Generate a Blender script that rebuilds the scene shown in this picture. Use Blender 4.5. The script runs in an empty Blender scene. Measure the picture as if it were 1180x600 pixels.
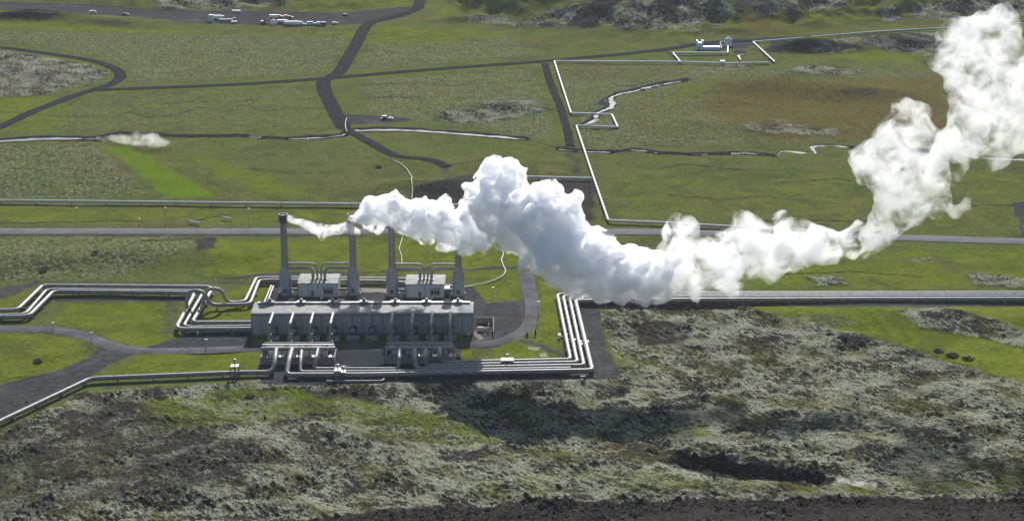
import bpy, bmesh, math, random
import numpy as np
from mathutils import Vector, noise as mnoise

random.seed(7)
RNG = np.random.default_rng(11)
scene = bpy.context.scene
COL = scene.collection
R = math.radians

# ------------------------------------------------------------------ survey: photograph pixels <-> metres on the plain
CX, CY, F = 590.0, 300.0, 2200.0
PITCH = math.atan(680.0 / F)
CP, SP = math.cos(PITCH), math.sin(PITCH)
CAMH = 275.0

def ray(px, py):
    a, b = (px - CX) / F, (py - CY) / F
    return a, CP - b * SP, -SP - b * CP

def G(px, py, z=0.0):                       # point at height z seen at a pixel
    dx, dy, dz = ray(px, py)
    t = (z - CAMH) / dz
    return Vector((dx * t, dy * t, z))

def GY(px, py, Y):                          # point at distance Y seen at a pixel
    dx, dy, dz = ray(px, py)
    t = Y / dy
    return Vector((dx * t, Y, CAMH + dz * t))

def project(X, Y, Z):
    h = Z - CAMH
    d = Y * CP - h * SP
    return CX + F * X / d, CY + F * (-h * CP - Y * SP) / d

def row_to_Y(r):
    return CAMH / math.tan(PITCH + math.atan((r - CY) / F))

def ppm(py):
    return (py + 380.0) * CP / CAMH

# ------------------------------------------------------------------ numpy noise
_perm = RNG.permutation(256).astype(np.int64)
_perm = np.concatenate([_perm, _perm])
_ang = RNG.random(256) * 2 * np.pi
_gx, _gy = np.cos(_ang), np.sin(_ang)

def perlin(x, y):
    xi, yi = np.floor(x).astype(np.int64), np.floor(y).astype(np.int64)
    xf, yf = x - xi, y - yi
    u, v = xf * xf * xf * (xf * (xf * 6 - 15) + 10), yf * yf * yf * (yf * (yf * 6 - 15) + 10)
    xi &= 255; yi &= 255
    x1, y1 = (xi + 1) & 255, (yi + 1) & 255
    def g(ix, iy, dx, dy):
        h = _perm[_perm[ix] + iy]
        return _gx[h] * dx + _gy[h] * dy
    a = g(xi, yi, xf, yf); b = g(x1, yi, xf - 1, yf)
    c = g(xi, y1, xf, yf - 1); d = g(x1, y1, xf - 1, yf - 1)
    return (a + u * (b - a)) * (1 - v) + (c + u * (d - c)) * v

def fbm(x, y, oct=4, gain=0.5, lac=2.03):
    s, a = 0, 1.0
    for i in range(oct):
        s = s + a * perlin(x + 17.3 * i, y - 9.1 * i)
        x, y, a = x * lac, y * lac, a * gain
    return s

def sstep(a, b, x):
    t = np.clip((x - a) / (b - a), 0, 1)
    return t * t * (3 - 2 * t)

# ------------------------------------------------------------------ mesh builder
class MB:
    def __init__(self):
        self.v, self.f, self.sm = [], [], []
    def add(self, vs, fs, smooth=False):
        o = len(self.v)
        self.v += [tuple(p) for p in vs]
        self.f += [tuple(i + o for i in f) for f in fs]
        self.sm += [smooth] * len(fs)
    def box(self, x0, x1, y0, y1, z0, z1):
        vs = [(x, y, z) for z in (z0, z1) for y in (y0, y1) for x in (x0, x1)]
        self.add(vs, [(0, 2, 3, 1), (4, 5, 7, 6), (0, 1, 5, 4), (2, 6, 7, 3), (0, 4, 6, 2), (1, 3, 7, 5)])
    def prism(self, prof, x0, x1):          # profile of (y, z), swept along x
        n = len(prof)
        vs = [(x0, p[0], p[1]) for p in prof] + [(x1, p[0], p[1]) for p in prof]
        fs = [(i, (i + 1) % n, n + (i + 1) % n, n + i) for i in range(n)]
        fs += [tuple(range(n))[::-1], tuple(range(n, 2 * n))]
        self.add(vs, fs)
    def lathe(self, prof, c=(0, 0, 0), n=20, cap=True):   # profile of (r, z)
        vs, fs = [], []
        for r, z in prof:
            for k in range(n):
                t = 2 * math.pi * k / n
                vs.append((c[0] + r * math.cos(t), c[1] + r * math.sin(t), c[2] + z))
        for j in range(len(prof) - 1):
            for k in range(n):
                fs.append((j * n + k, j * n + (k + 1) % n, (j + 1) * n + (k + 1) % n, (j + 1) * n + k))
        self.add(vs, fs, True)
        if cap:
            m = (len(prof) - 1) * n
            self.add(vs[:n], [tuple(range(n))[::-1]]); self.add(vs[m:], [tuple(range(n))])
    def tube(self, pts, r, n=12, bend=0.0, radii=None):
        P = [Vector(p) for p in pts]
        if bend > 0 and len(P) > 2:
            Q = [P[0]]
            for a, b, c in zip(P, P[1:], P[2:]):
                d1, d2 = (a - b), (c - b)
                k = min(bend, d1.length * .45, d2.length * .45)
                s, e = b + d1.normalized() * k, b + d2.normalized() * k
                for i in range(7):
                    t = i / 6
                    Q.append(s * (1 - t) ** 2 + b * 2 * t * (1 - t) + e * t * t)
            Q.append(P[-1]); P = Q
        vs, fs = [], []
        up = Vector((0.13, 0.21, 1)).normalized()
        L = len(P)
        ref = None
        for i, p in enumerate(P):
            t = (P[min(i + 1, L - 1)] - P[max(i - 1, 0)])
            t.normalize()
            if ref is None:
                ref = t.cross(up)
                if ref.length < 1e-3: ref = t.cross(Vector((1, 0, 0)))
            ref = (ref - t * ref.dot(t)).normalized()
            b = t.cross(ref)
            rr = radii[i] if radii else r
            for k in range(n):
                a = 2 * math.pi * k / n
                vs.append(p + (ref * math.cos(a) + b * math.sin(a)) * rr)
        for j in range(L - 1):
            for k in range(n):
                fs.append((j * n + k, j * n + (k + 1) % n, (j + 1) * n + (k + 1) % n, (j + 1) * n + k))
        self.add(vs, fs, True)
        self.add(vs[:n], [tuple(range(n))[::-1]]); self.add(vs[-n:], [tuple(range(n))])
        return P
    def build(self, name, mat, parent=None, recenter=False):
        me = bpy.data.meshes.new(name)
        vs = self.v
        off = None
        if recenter and vs:
            off = Vector((sum(v[0] for v in vs) / len(vs), sum(v[1] for v in vs) / len(vs), min(v[2] for v in vs)))
            vs = [(v[0] - off.x, v[1] - off.y, v[2] - off.z) for v in vs]
        me.from_pydata(vs, [], self.f)
        me.polygons.foreach_set('use_smooth', self.sm)
        me.materials.append(mat)
        me.update()
        o = bpy.data.objects.new(name, me)
        COL.objects.link(o)
        if off: o.location = off
        if parent:
            o.parent = parent
        return o

def tag(o, label=None, cat=None, group=None, kind=None):
    if label: o['label'] = label
    if cat: o['category'] = cat
    if group: o['group'] = group
    if kind: o['kind'] = kind
    return o

def empty(name, loc, rz=0, **kw):
    o = bpy.data.objects.new(name, None)
    COL.objects.link(o)
    o.location = loc; o.rotation_euler = (0, 0, rz); o.empty_display_size = 1
    return tag(o, **kw)

# ------------------------------------------------------------------ materials
def nodes_of(name):
    m = bpy.data.materials.new(name); m.use_nodes = True
    nt = m.node_tree
    for n in list(nt.nodes): nt.nodes.remove(n)
    out = nt.nodes.new('ShaderNodeOutputMaterial')
    return m, nt, out

class NT:
    def __init__(self, nt): self.nt = nt
    def n(self, t, **kw):
        x = self.nt.nodes.new(t)
        for k, v in kw.items(): setattr(x, k, v)
        return x
    def link(self, a, b): self.nt.links.new(a, b)
    def noise(self, vec, scale, detail=3, rough=.55, dist=0.0):
        x = self.n('ShaderNodeTexNoise'); x.inputs['Scale'].default_value = scale
        x.inputs['Detail'].default_value = detail; x.inputs['Roughness'].default_value = rough
        x.inputs['Distortion'].default_value = dist
        self.link(vec, x.inputs['Vector']); return x.outputs['Fac']
    def math(self, op, a, b=None, c=None, clamp=False):
        x = self.n('ShaderNodeMath', operation=op); x.use_clamp = clamp
        for i, v in enumerate((a, b, c)):
            if v is None: continue
            if isinstance(v, (int, float)): x.inputs[i].default_value = v
            else: self.link(v, x.inputs[i])
        return x.outputs[0]
    def remap(self, v, a, b, c=0.0, d=1.0, smooth=True):
        x = self.n('ShaderNodeMapRange'); x.clamp = True
        if smooth: x.interpolation_type = 'SMOOTHSTEP'
        self.link(v, x.inputs['Value'])
        for k, q in zip(('From Min', 'From Max', 'To Min', 'To Max'), (a, b, c, d)): x.inputs[k].default_value = q
        return x.outputs['Result']
    def mix(self, f, a, b):
        x = self.n('ShaderNodeMix', data_type='RGBA')
        if isinstance(f, (int, float)): x.inputs[0].default_value = f
        else: self.link(f, x.inputs[0])
        for i, v in ((6, a), (7, b)):
            if isinstance(v, tuple): x.inputs[i].default_value = (*v, 1)
            else: self.link(v, x.inputs[i])
        return x.outputs[2]

def simple_mat(name, col, rough=.5, metal=0.0, var=.12, scale=.6, streak=False, bump=0.0, spec=.5):
    m, nt, out = nodes_of(name); N = NT(nt)
    b = N.n('ShaderNodeBsdfPrincipled')
    tc = N.n('ShaderNodeNewGeometry')
    v = tc.outputs['Position']
    if streak:
        mp = N.n('ShaderNodeMapping'); mp.inputs['Scale'].default_value = (1, 1, .15); N.link(v, mp.inputs['Vector']); v = mp.outputs[0]
    f = N.noise(v, scale, 5, .65)
    f = N.remap(f, .3, .7)
    dk = tuple(c * (1 - var) for c in col); lt = tuple(min(1, c * (1 + var)) for c in col)
    N.link(N.mix(f, dk, lt), b.inputs['Base Color'])
    b.inputs['Roughness'].default_value = rough; b.inputs['Metallic'].default_value = metal
    b.inputs['Specular IOR Level'].default_value = spec
    if bump:
        bp = N.n('ShaderNodeBump'); bp.inputs['Distance'].default_value = bump; N.link(N.noise(v, scale * 6, 4), bp.inputs['Height']); N.link(bp.outputs[0], b.inputs['Normal'])
    N.link(b.outputs[0], out.inputs['Surface'])
    return m

M = {}
M['pipe'] = simple_mat('pipe_cladding', (.25, .245, .225), .55, .1, .25, .5, spec=.3)
M['pipe_white'] = simple_mat('pipe_white', (.48, .48, .455), .6, .0, .12, .4, spec=.2)
M['steel'] = simple_mat('weathered_steel', (.24, .245, .25), .5, .3, .25, .8, True, spec=.3)
M['dark_steel'] = simple_mat('dark_steel', (.10, .10, .105), .5, .4, .2)
M['concrete'] = simple_mat('concrete', (.25, .25, .235), .9, 0, .25, .5, bump=.03, spec=.1)
M['white_paint'] = simple_mat('white_paint', (.66, .66, .64), .6, 0, .1, spec=.25)
M['blue_paint'] = simple_mat('blue_paint', (.09, .30, .52), .5)
M['pale_blue'] = simple_mat('pale_blue_paint', (.36, .50, .62), .5)
M['orange_paint'] = simple_mat('orange_paint', (.46, .13, .05), .5)
M['red_paint'] = simple_mat('dull_red_paint', (.16, .045, .035), .6)
M['black'] = simple_mat('black_rubber', (.02, .02, .022), .6)
M['glass'] = simple_mat('window_glass', (.03, .035, .04), .12)
M['asphalt'] = simple_mat('asphalt', (.088, .092, .10), .9, 0, .2, .12, bump=.02, spec=.12)
M['yard_asphalt'] = simple_mat('worn_asphalt', (.078, .080, .086), .95, 0, .35, .10, bump=.02, spec=.05)
M['gravel'] = simple_mat('black_gravel', (.034, .033, .036), 1.0, 0, .4, .35, bump=.15, spec=0)
M['roof'] = simple_mat('roof_metal', (.215, .215, .205), .7, .0, .28, .3, spec=.1)
M['marking'] = simple_mat('white_marking', (.6, .6, .58), .7)
M['dome'] = simple_mat('dome_cladding', (.26, .27, .24), .6)

def cladding(name, col, pitch):
    m, nt, out = nodes_of(name); N = NT(nt)
    b = N.n('ShaderNodeBsdfPrincipled')
    tc = N.n('ShaderNodeTexCoord'); sep = N.n('ShaderNodeSeparateXYZ'); N.link(tc.outputs['Object'], sep.inputs[0])
    w = N.math('ADD', sep.outputs['X'], sep.outputs['Y'])
    w = N.math('SINE', N.math('MULTIPLY', w, 2 * math.pi / pitch))
    g = N.n('ShaderNodeNewGeometry')
    mp = N.n('ShaderNodeMapping'); mp.inputs['Scale'].default_value = (1, 1, .12); N.link(g.outputs['Position'], mp.inputs['Vector'])
    f = N.remap(N.noise(mp.outputs[0], .7, 5, .65), .3, .7)
    N.link(N.mix(f, tuple(c * .86 for c in col), tuple(c * 1.08 for c in col)), b.inputs['Base Color'])
    bp = N.n('ShaderNodeBump'); bp.inputs['Distance'].default_value = .06; N.link(w, bp.inputs['Height']); N.link(bp.outputs[0], b.inputs['Normal'])
    b.inputs['Roughness'].default_value = .45; b.inputs['Metallic'].default_value = .15
    N.link(b.outputs[0], out.inputs['Surface'])
    return m
M['cladding'] = cladding('wall_cladding', (.42, .44, .46), .6)
M['cladding_light'] = cladding('pale_wall_cladding', (.50, .52, .53), .5)

def water_mat():
    m, nt, out = nodes_of('stream_water'); N = NT(nt)
    b = N.n('ShaderNodeBsdfPrincipled')
    b.inputs['Base Color'].default_value = (.10, .13, .14, 1); b.inputs['Roughness'].default_value = .12
    b.inputs['IOR'].default_value = 1.33
    g = N.n('ShaderNodeNewGeometry')
    bp = N.n('ShaderNodeBump'); bp.inputs['Distance'].default_value = .07; N.link(N.noise(g.outputs['Position'], .55, 4), bp.inputs['Height']); N.link(bp.outputs[0], b.inputs['Normal'])
    f = N.remap(N.noise(g.outputs['Position'], .9, 4),   .60, .70)      # white water over stones
    N.link(N.mix(f, (.10, .13, .14), (.70, .74, .78)), b.inputs['Base Color'])
    N.link(b.outputs[0], out.inputs['Surface'])
    return m
M['water'] = water_mat()

def stack_mat():
    m, nt, out = nodes_of('stack_steel'); N = NT(nt)
    b = N.n('ShaderNodeBsdfPrincipled')
    tc = N.n('ShaderNodeTexCoord'); sep = N.n('ShaderNodeSeparateXYZ'); N.link(tc.outputs['Object'], sep.inputs[0])
    fr = N.math('FRACT', N.math('MULTIPLY', sep.outputs['Z'], 1 / 1.35))
    ln = N.math('LESS_THAN', fr, .12)
    ang = N.math('ARCTAN2', sep.outputs['Y'], sep.outputs['X'])
    fa = N.math('FRACT', N.math('MULTIPLY', ang, 5 / math.pi))
    lv = N.math('LESS_THAN', fa, .06)
    ln = N.math('MAXIMUM', ln, N.math('MULTIPLY', lv, .6))
    f = N.remap(N.noise(tc.outputs['Object'], .8, 5, .7), .3, .7)
    c = N.mix(f, (.20, .21, .225), (.29, .295, .305))
    N.link(N.mix(N.math('MULTIPLY', ln, .55), c, (.16, .16, .17)), b.inputs['Base Color'])
    b.inputs['Roughness'].default_value = .42; b.inputs['Metallic'].default_value = .55
    N.link(b.outputs[0], out.inputs['Surface'])
    return m
M['stack'] = stack_mat()

# ------------------------------------------------------------------ terrain
def interp(px, pts):
    xs, ys = zip(*pts)
    return np.interp(px, xs, ys)

HILL = [(-600, -12), (-100, -6), (100, 2), (150, 9), (200, 12), (300, 12), (420, 12), (450, 0), (500, -12), (540, 20), (580, 30), (640, 32), (690, 38), (760, 44),
        (830, 42), (870, 38), (930, 33), (1000, 27), (1085, 22), (1180, 16), (1500, 8), (1700, 5)]

def base_height(X, Y):
    d0 = Y * CP + CAMH * SP
    px = CX + F * X / d0
    # foreground rise towards the viewpoint
    start = interp(px, [(-500, 640), (0, 650), (120, 680), (300, 702), (690, 700), (800, 716), (1000, 730), (1180, 745), (1700, 760)])
    z = 0.11 * np.logaddexp(0, (start - Y) / 14.0) * 14.0
    edge = interp(px, [(-500, 536), (0, 540), (330, 545), (470, 557), (600, 566), (800, 569), (1000, 566), (1180, 562), (1700, 560)])
    z = z + 0.285 * np.logaddexp(0, (edge + fbm(X / 25, X * 0 + 3, 3) * 5 - Y) / 4.0) * 4.0
    # hills behind
    rb = interp(px, HILL)
    Yb = CAMH / np.tan(PITCH + np.arctan((rb - CY) / F))
    d = Y - Yb + fbm(X / 60, Y / 60, 3) * 22
    h = .27 * np.logaddexp(0, d / 9) * 9
    hr = np.minimum(h, 160 + 0 * h)
    gul = np.abs(perlin(X / 38 + .4 * perlin(X / 90, Y / 90), Y / 110)) * 2
    rough = fbm(X / 24, Y / 40, 4)
    amp = sstep(2, 28, d)
    z = z + hr + amp * ((gul - .5) * 7 + rough * 4.5)
    return z

def bump_at(X, Y, px, py, r, h, sy=.45):
    c = G(px, py)
    rr = np.sqrt(((X - c.x) / r) ** 2 + ((Y - c.y) / (r * sy)) ** 2)
    return h * np.exp(-rr ** 2 * 1.6)

MOUNDS = [  # px, py, radius m, height m, depth ratio
    (925, 57, 26, 5, .4), (950, 56, 40, 6.5, .4), (1010, 52, 36, 7, .4), (1055, 55, 24, 6, .5), (880, 100, 60, 5, .6), (930, 92, 55, 6, .6), (985, 108, 50, 5, .5),
    (870, 88, 30, 3, .5), (945, 78, 26, 3, .4), (18, 22, 42, 5.5, .35), (60, 22, 45, 5, .35), (120, 26, 55, 4, .4), (535, 24, 30, 4, .4),
    (590, 122, 40, 2.5, .5), (560, 125, 40, 2.5, .5), (815, 146, 60, 2.5, .5), (30, 82, 60, 2.5, .6), (90, 298, 60, 2.2, .35), (200, 292, 55, 2.2, .35), (20, 302, 50, 1.5, .35),
    (470, 218, 36, 3, .45), (520, 214, 34, 3.2, .5), (1000, 362, 45, 1.5, .4), (1120, 368, 50, 2.0, .4), (60, 205, 55, 1.5, .6),
]

def terrain(X, Y):
    z = base_height(X, Y)
    px0, py0 = project(X, Y, z * 0)
    for p in MOUNDS:
        z = z + bump_at(X, Y, *p)
    # brown crater lip in the foreground, its steep side towards the viewer
    pxa, pya = project(X, Y, z)
    lip = interp(pxa, [(700, 521), (780, 523), (820, 526), (870, 535), (920, 545), (960, 553), (1000, 558)])
    along = sstep(755, 790, pxa) * (1 - sstep(930, 968, pxa))
    d = (lip - pya)
    n = fbm(X / 9, Y / 9, 3)
    z = z + along * (3.8 + 1.4 * n) * sstep(-9 + 3 * n, 0.5, d) * (1 - sstep(2, 13, d)) - along * 1.6 * sstep(-22, -9, d) * (1 - sstep(-9, -4, d))
    return z

def seg_dist(px, py, a, b, ys):
    ax, ay, bx, by = a[0], a[1] * ys, b[0], b[1] * ys
    y = py * ys
    dx, dy = bx - ax, by - ay
    L = dx * dx + dy * dy + 1e-9
    t = np.clip(((px - ax) * dx + (y - ay) * dy) / L, 0, 1)
    return np.hypot(px - ax - t * dx, y - ay - t * dy)

YS = 2.4          # vertical pixels are foreshortened

def poly_w(px, py, poly, fe):
    out = np.zeros_like(px)
    xs = [p[0] for p in poly]; ys = [p[1] for p in poly]
    sel = np.where((px > min(xs) - fe) & (px < max(xs) + fe) & (py > min(ys) - fe) & (py < max(ys) + fe))[0]
    if not len(sel): return out
    x, y = px[sel], py[sel]
    inside = np.zeros(len(sel), bool); dist = np.full(len(sel), 1e9)
    for a, b in zip(poly, poly[1:] + poly[:1]):
        c = ((a[1] > y) != (b[1] > y)) & (x < (b[0] - a[0]) * (y - a[1]) / (b[1] - a[1] + 1e-12) + a[0])
        inside ^= c
        dist = np.minimum(dist, seg_dist(x, y, a, b, YS))
    sd = np.where(inside, dist, -dist)
    out[sel] = sstep(-fe, fe, sd)
    return out

def line_w(px, py, pts, w, fe):
    out = np.zeros_like(px)
    m = w + fe
    xs = [p[0] for p in pts]; ys = [p[1] for p in pts]
    sel = np.where((px > min(xs) - m) & (px < max(xs) + m) & (py > min(ys) - m) & (py < max(ys) + m))[0]
    if not len(sel): return out
    x, y = px[sel], py[sel]
    d = np.full(len(sel), 1e9)
    for a, b in zip(pts, pts[1:]): d = np.minimum(d, seg_dist(x, y, a, b, YS))
    out[sel] = 1 - sstep(w - fe, w + fe, d)
    return out

# --- what lies where (coordinates surveyed on the photograph) ---
ROADS = {   # name: (centreline, width m, material)
    'main_road': ([(-500, 265), (-80, 265.6), (0, 266), (150, 266), (300, 266), (420, 266), (600, 266), (760, 267), (900, 270.2), (1040, 273.5), (1180, 277.5), (1650, 290)], 10.5, 'asphalt'),
    'plant_road': ([(-400, 377), (-80, 378), (0, 378.5), (45, 378.5), (80, 382), (105, 389), (125, 397), (150, 402.5), (180, 404), (240, 403), (300, 400.5), (420, 398.5), (520, 397)], 8.0, 'asphalt'),
    'plant_spur': ([(604, 300), (607, 318), (611, 338), (614, 352), (613, 366), (606, 378), (590, 388), (565, 394.5), (520, 397.2)], 7.0, 'asphalt'),
    'gravel_track': ([(-200, 220), (-60, 168), (0, 146), (34, 130), (62, 119), (85, 110), (108, 103), (125, 98), (136, 92), (139, 87), (132, 79.5), (102, 69), (51, 61), (0, 54.5), (-80, 50), (-300, 46)], 8.5, 'gravel'),
    'valley_track': ([(112, 103.2), (200, 100), (280, 96.5), (340, 92.5), (375, 90), (440, 84.5), (520, 78), (600, 72.3), (640, 69), (700, 63.5), (760, 57.5), (800, 51.5), (830, 48), (870, 46.5), (900, 44), (1000, 37.5), (1090, 31.5), (1180, 25.5), (1400, 12)], 9.0, 'gravel'),
    'lot_track': ([(484, -6), (480, 10), (452, 19), (424, 28), (412, 48), (400, 68), (390, 84), (374, 92), (373, 102), (380, 117), (390, 136), (396, 147)], 10.0, 'gravel'),
    'creek_track': ([(396, 147), (412, 156), (430, 166), (454, 178.5), (475, 181.5), (490, 182.5), (504, 186), (514, 192)], 7.5, 'gravel'),
    'pipe_track': ([(628, 73), (633, 91), (643, 117), (653, 147), (657, 168)], 5.5, 'gravel'),
}
STREAMS = {
    'stream': ([(-300, 170), (-60, 164.5), (0, 162), (30, 160), (55, 159), (85, 159), (112, 159.5)], 4.2),
    'stream.001': ([(282, 157), (290, 157.3), (300, 158)], 2.4),
    'stream.002': ([(332, 159.3), (345, 159), (358, 158.2), (370, 158), (394, 155.5)], 3.0),
    'stream.003': ([(394, 155.5), (402, 151.5), (412, 149.6), (430, 148.7), (466, 149.2), (498, 151), (530, 153.4), (565, 156), (605, 160)], 3.6),
    'stream.004': ([(790, 92), (771, 95), (748, 100), (725, 105.5), (712, 108), (703, 113), (706, 120), (700, 125), (687, 130), (686, 137), (677, 142), (664, 145.4)], 2.6),
    'stream.005': ([(644, 171), (660, 173), (675, 174), (704, 174.8)], 2.6),
    'stream.006': ([(727, 172.3), (740, 173), (757, 175.7)], 1.6),
    'stream.007': ([(795, 177), (806, 177.4), (815, 177.2)], 1.4),
    'stream.008': ([(843, 176.2), (862, 176), (880, 177.5)], 1.8),
    'stream.009': ([(894, 178.6), (898, 176), (900, 174), (906, 172.6), (920, 175), (940, 176.6), (938, 173), (936, 171), (934, 168.4), (945, 167.2), (959, 167), (978, 169)], 1.9),
    'stream.010': ([(1085, 172.6), (1105, 174), (1113, 178), (1125, 180.5), (1141, 182), (1180, 183.5), (1400, 186)], 2.0),
}
CREEKS = [
    [(704, 174.8), (731, 172.2), (757, 175.5), (780, 176.5), (800, 177), (847, 176), (880, 177.5), (892, 179)], [(978, 169), (1030, 172), (1085, 172.6)], [(110, 158), (140, 153.5), (160, 153), (200, 155.5), (240, 156.5), (285, 155.5)], [(300, 158), (332, 159.3)],
    [(0, 129), (25, 130), (55, 133.5), (135, 134.5), (150, 129), (170, 135), (200, 133), (215, 129), (225, 124), (250, 125), (270, 122), (285, 122), (300, 127), (340, 125), (376, 124)],
    [(110, 159), (140, 155), (160, 154), (200, 156), (240, 157), (285, 156)],
    [(430, 112), (470, 113), (490, 111)], [(0, 257), (40, 256.5), (80, 255.5), (130, 254), (170, 255)], [(215, 256), (240, 250), (265, 246)],
    [(425, 225), (440, 212), (460, 208), (480, 208), (500, 214)], [(604, 160), (625, 166), (645, 171)], [(700, 97), (730, 99), (760, 92), (800, 91)],
    [(20, 195), (60, 193), (100, 196)], [(180, 120), (230, 117), (260, 118), (300, 114)], [(420, 98), (470, 96), (520, 99), (570, 95)], [(790, 120), (840, 118), (880, 121)], [(900, 210), (960, 206), (1010, 212)], [(770, 224), (830, 230), (880, 226), (930, 231)], [(290, 195), (340, 200), (390, 198)], [(620, 300), (680, 296)], [(900, 316), (980, 312), (1060, 318)], [(1090, 240), (1140, 236), (1180, 238)],
    [(870, 254), (930, 253), (1000, 255)], [(755, 195), (790, 189), (820, 192), (860, 196)], [(514, 192), (535, 187), (560, 183)],
    [(0, 318), (20, 313), (60, 307), (110, 298), (140, 285), (160, 277), (200, 276), (230, 273)],
]
L_GREEN, L_LAVA, L_GRAVEL, L_BROWN, L_DARK, L_PALE, L_TUSS, L_BRIGHT = range(8)
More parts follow.
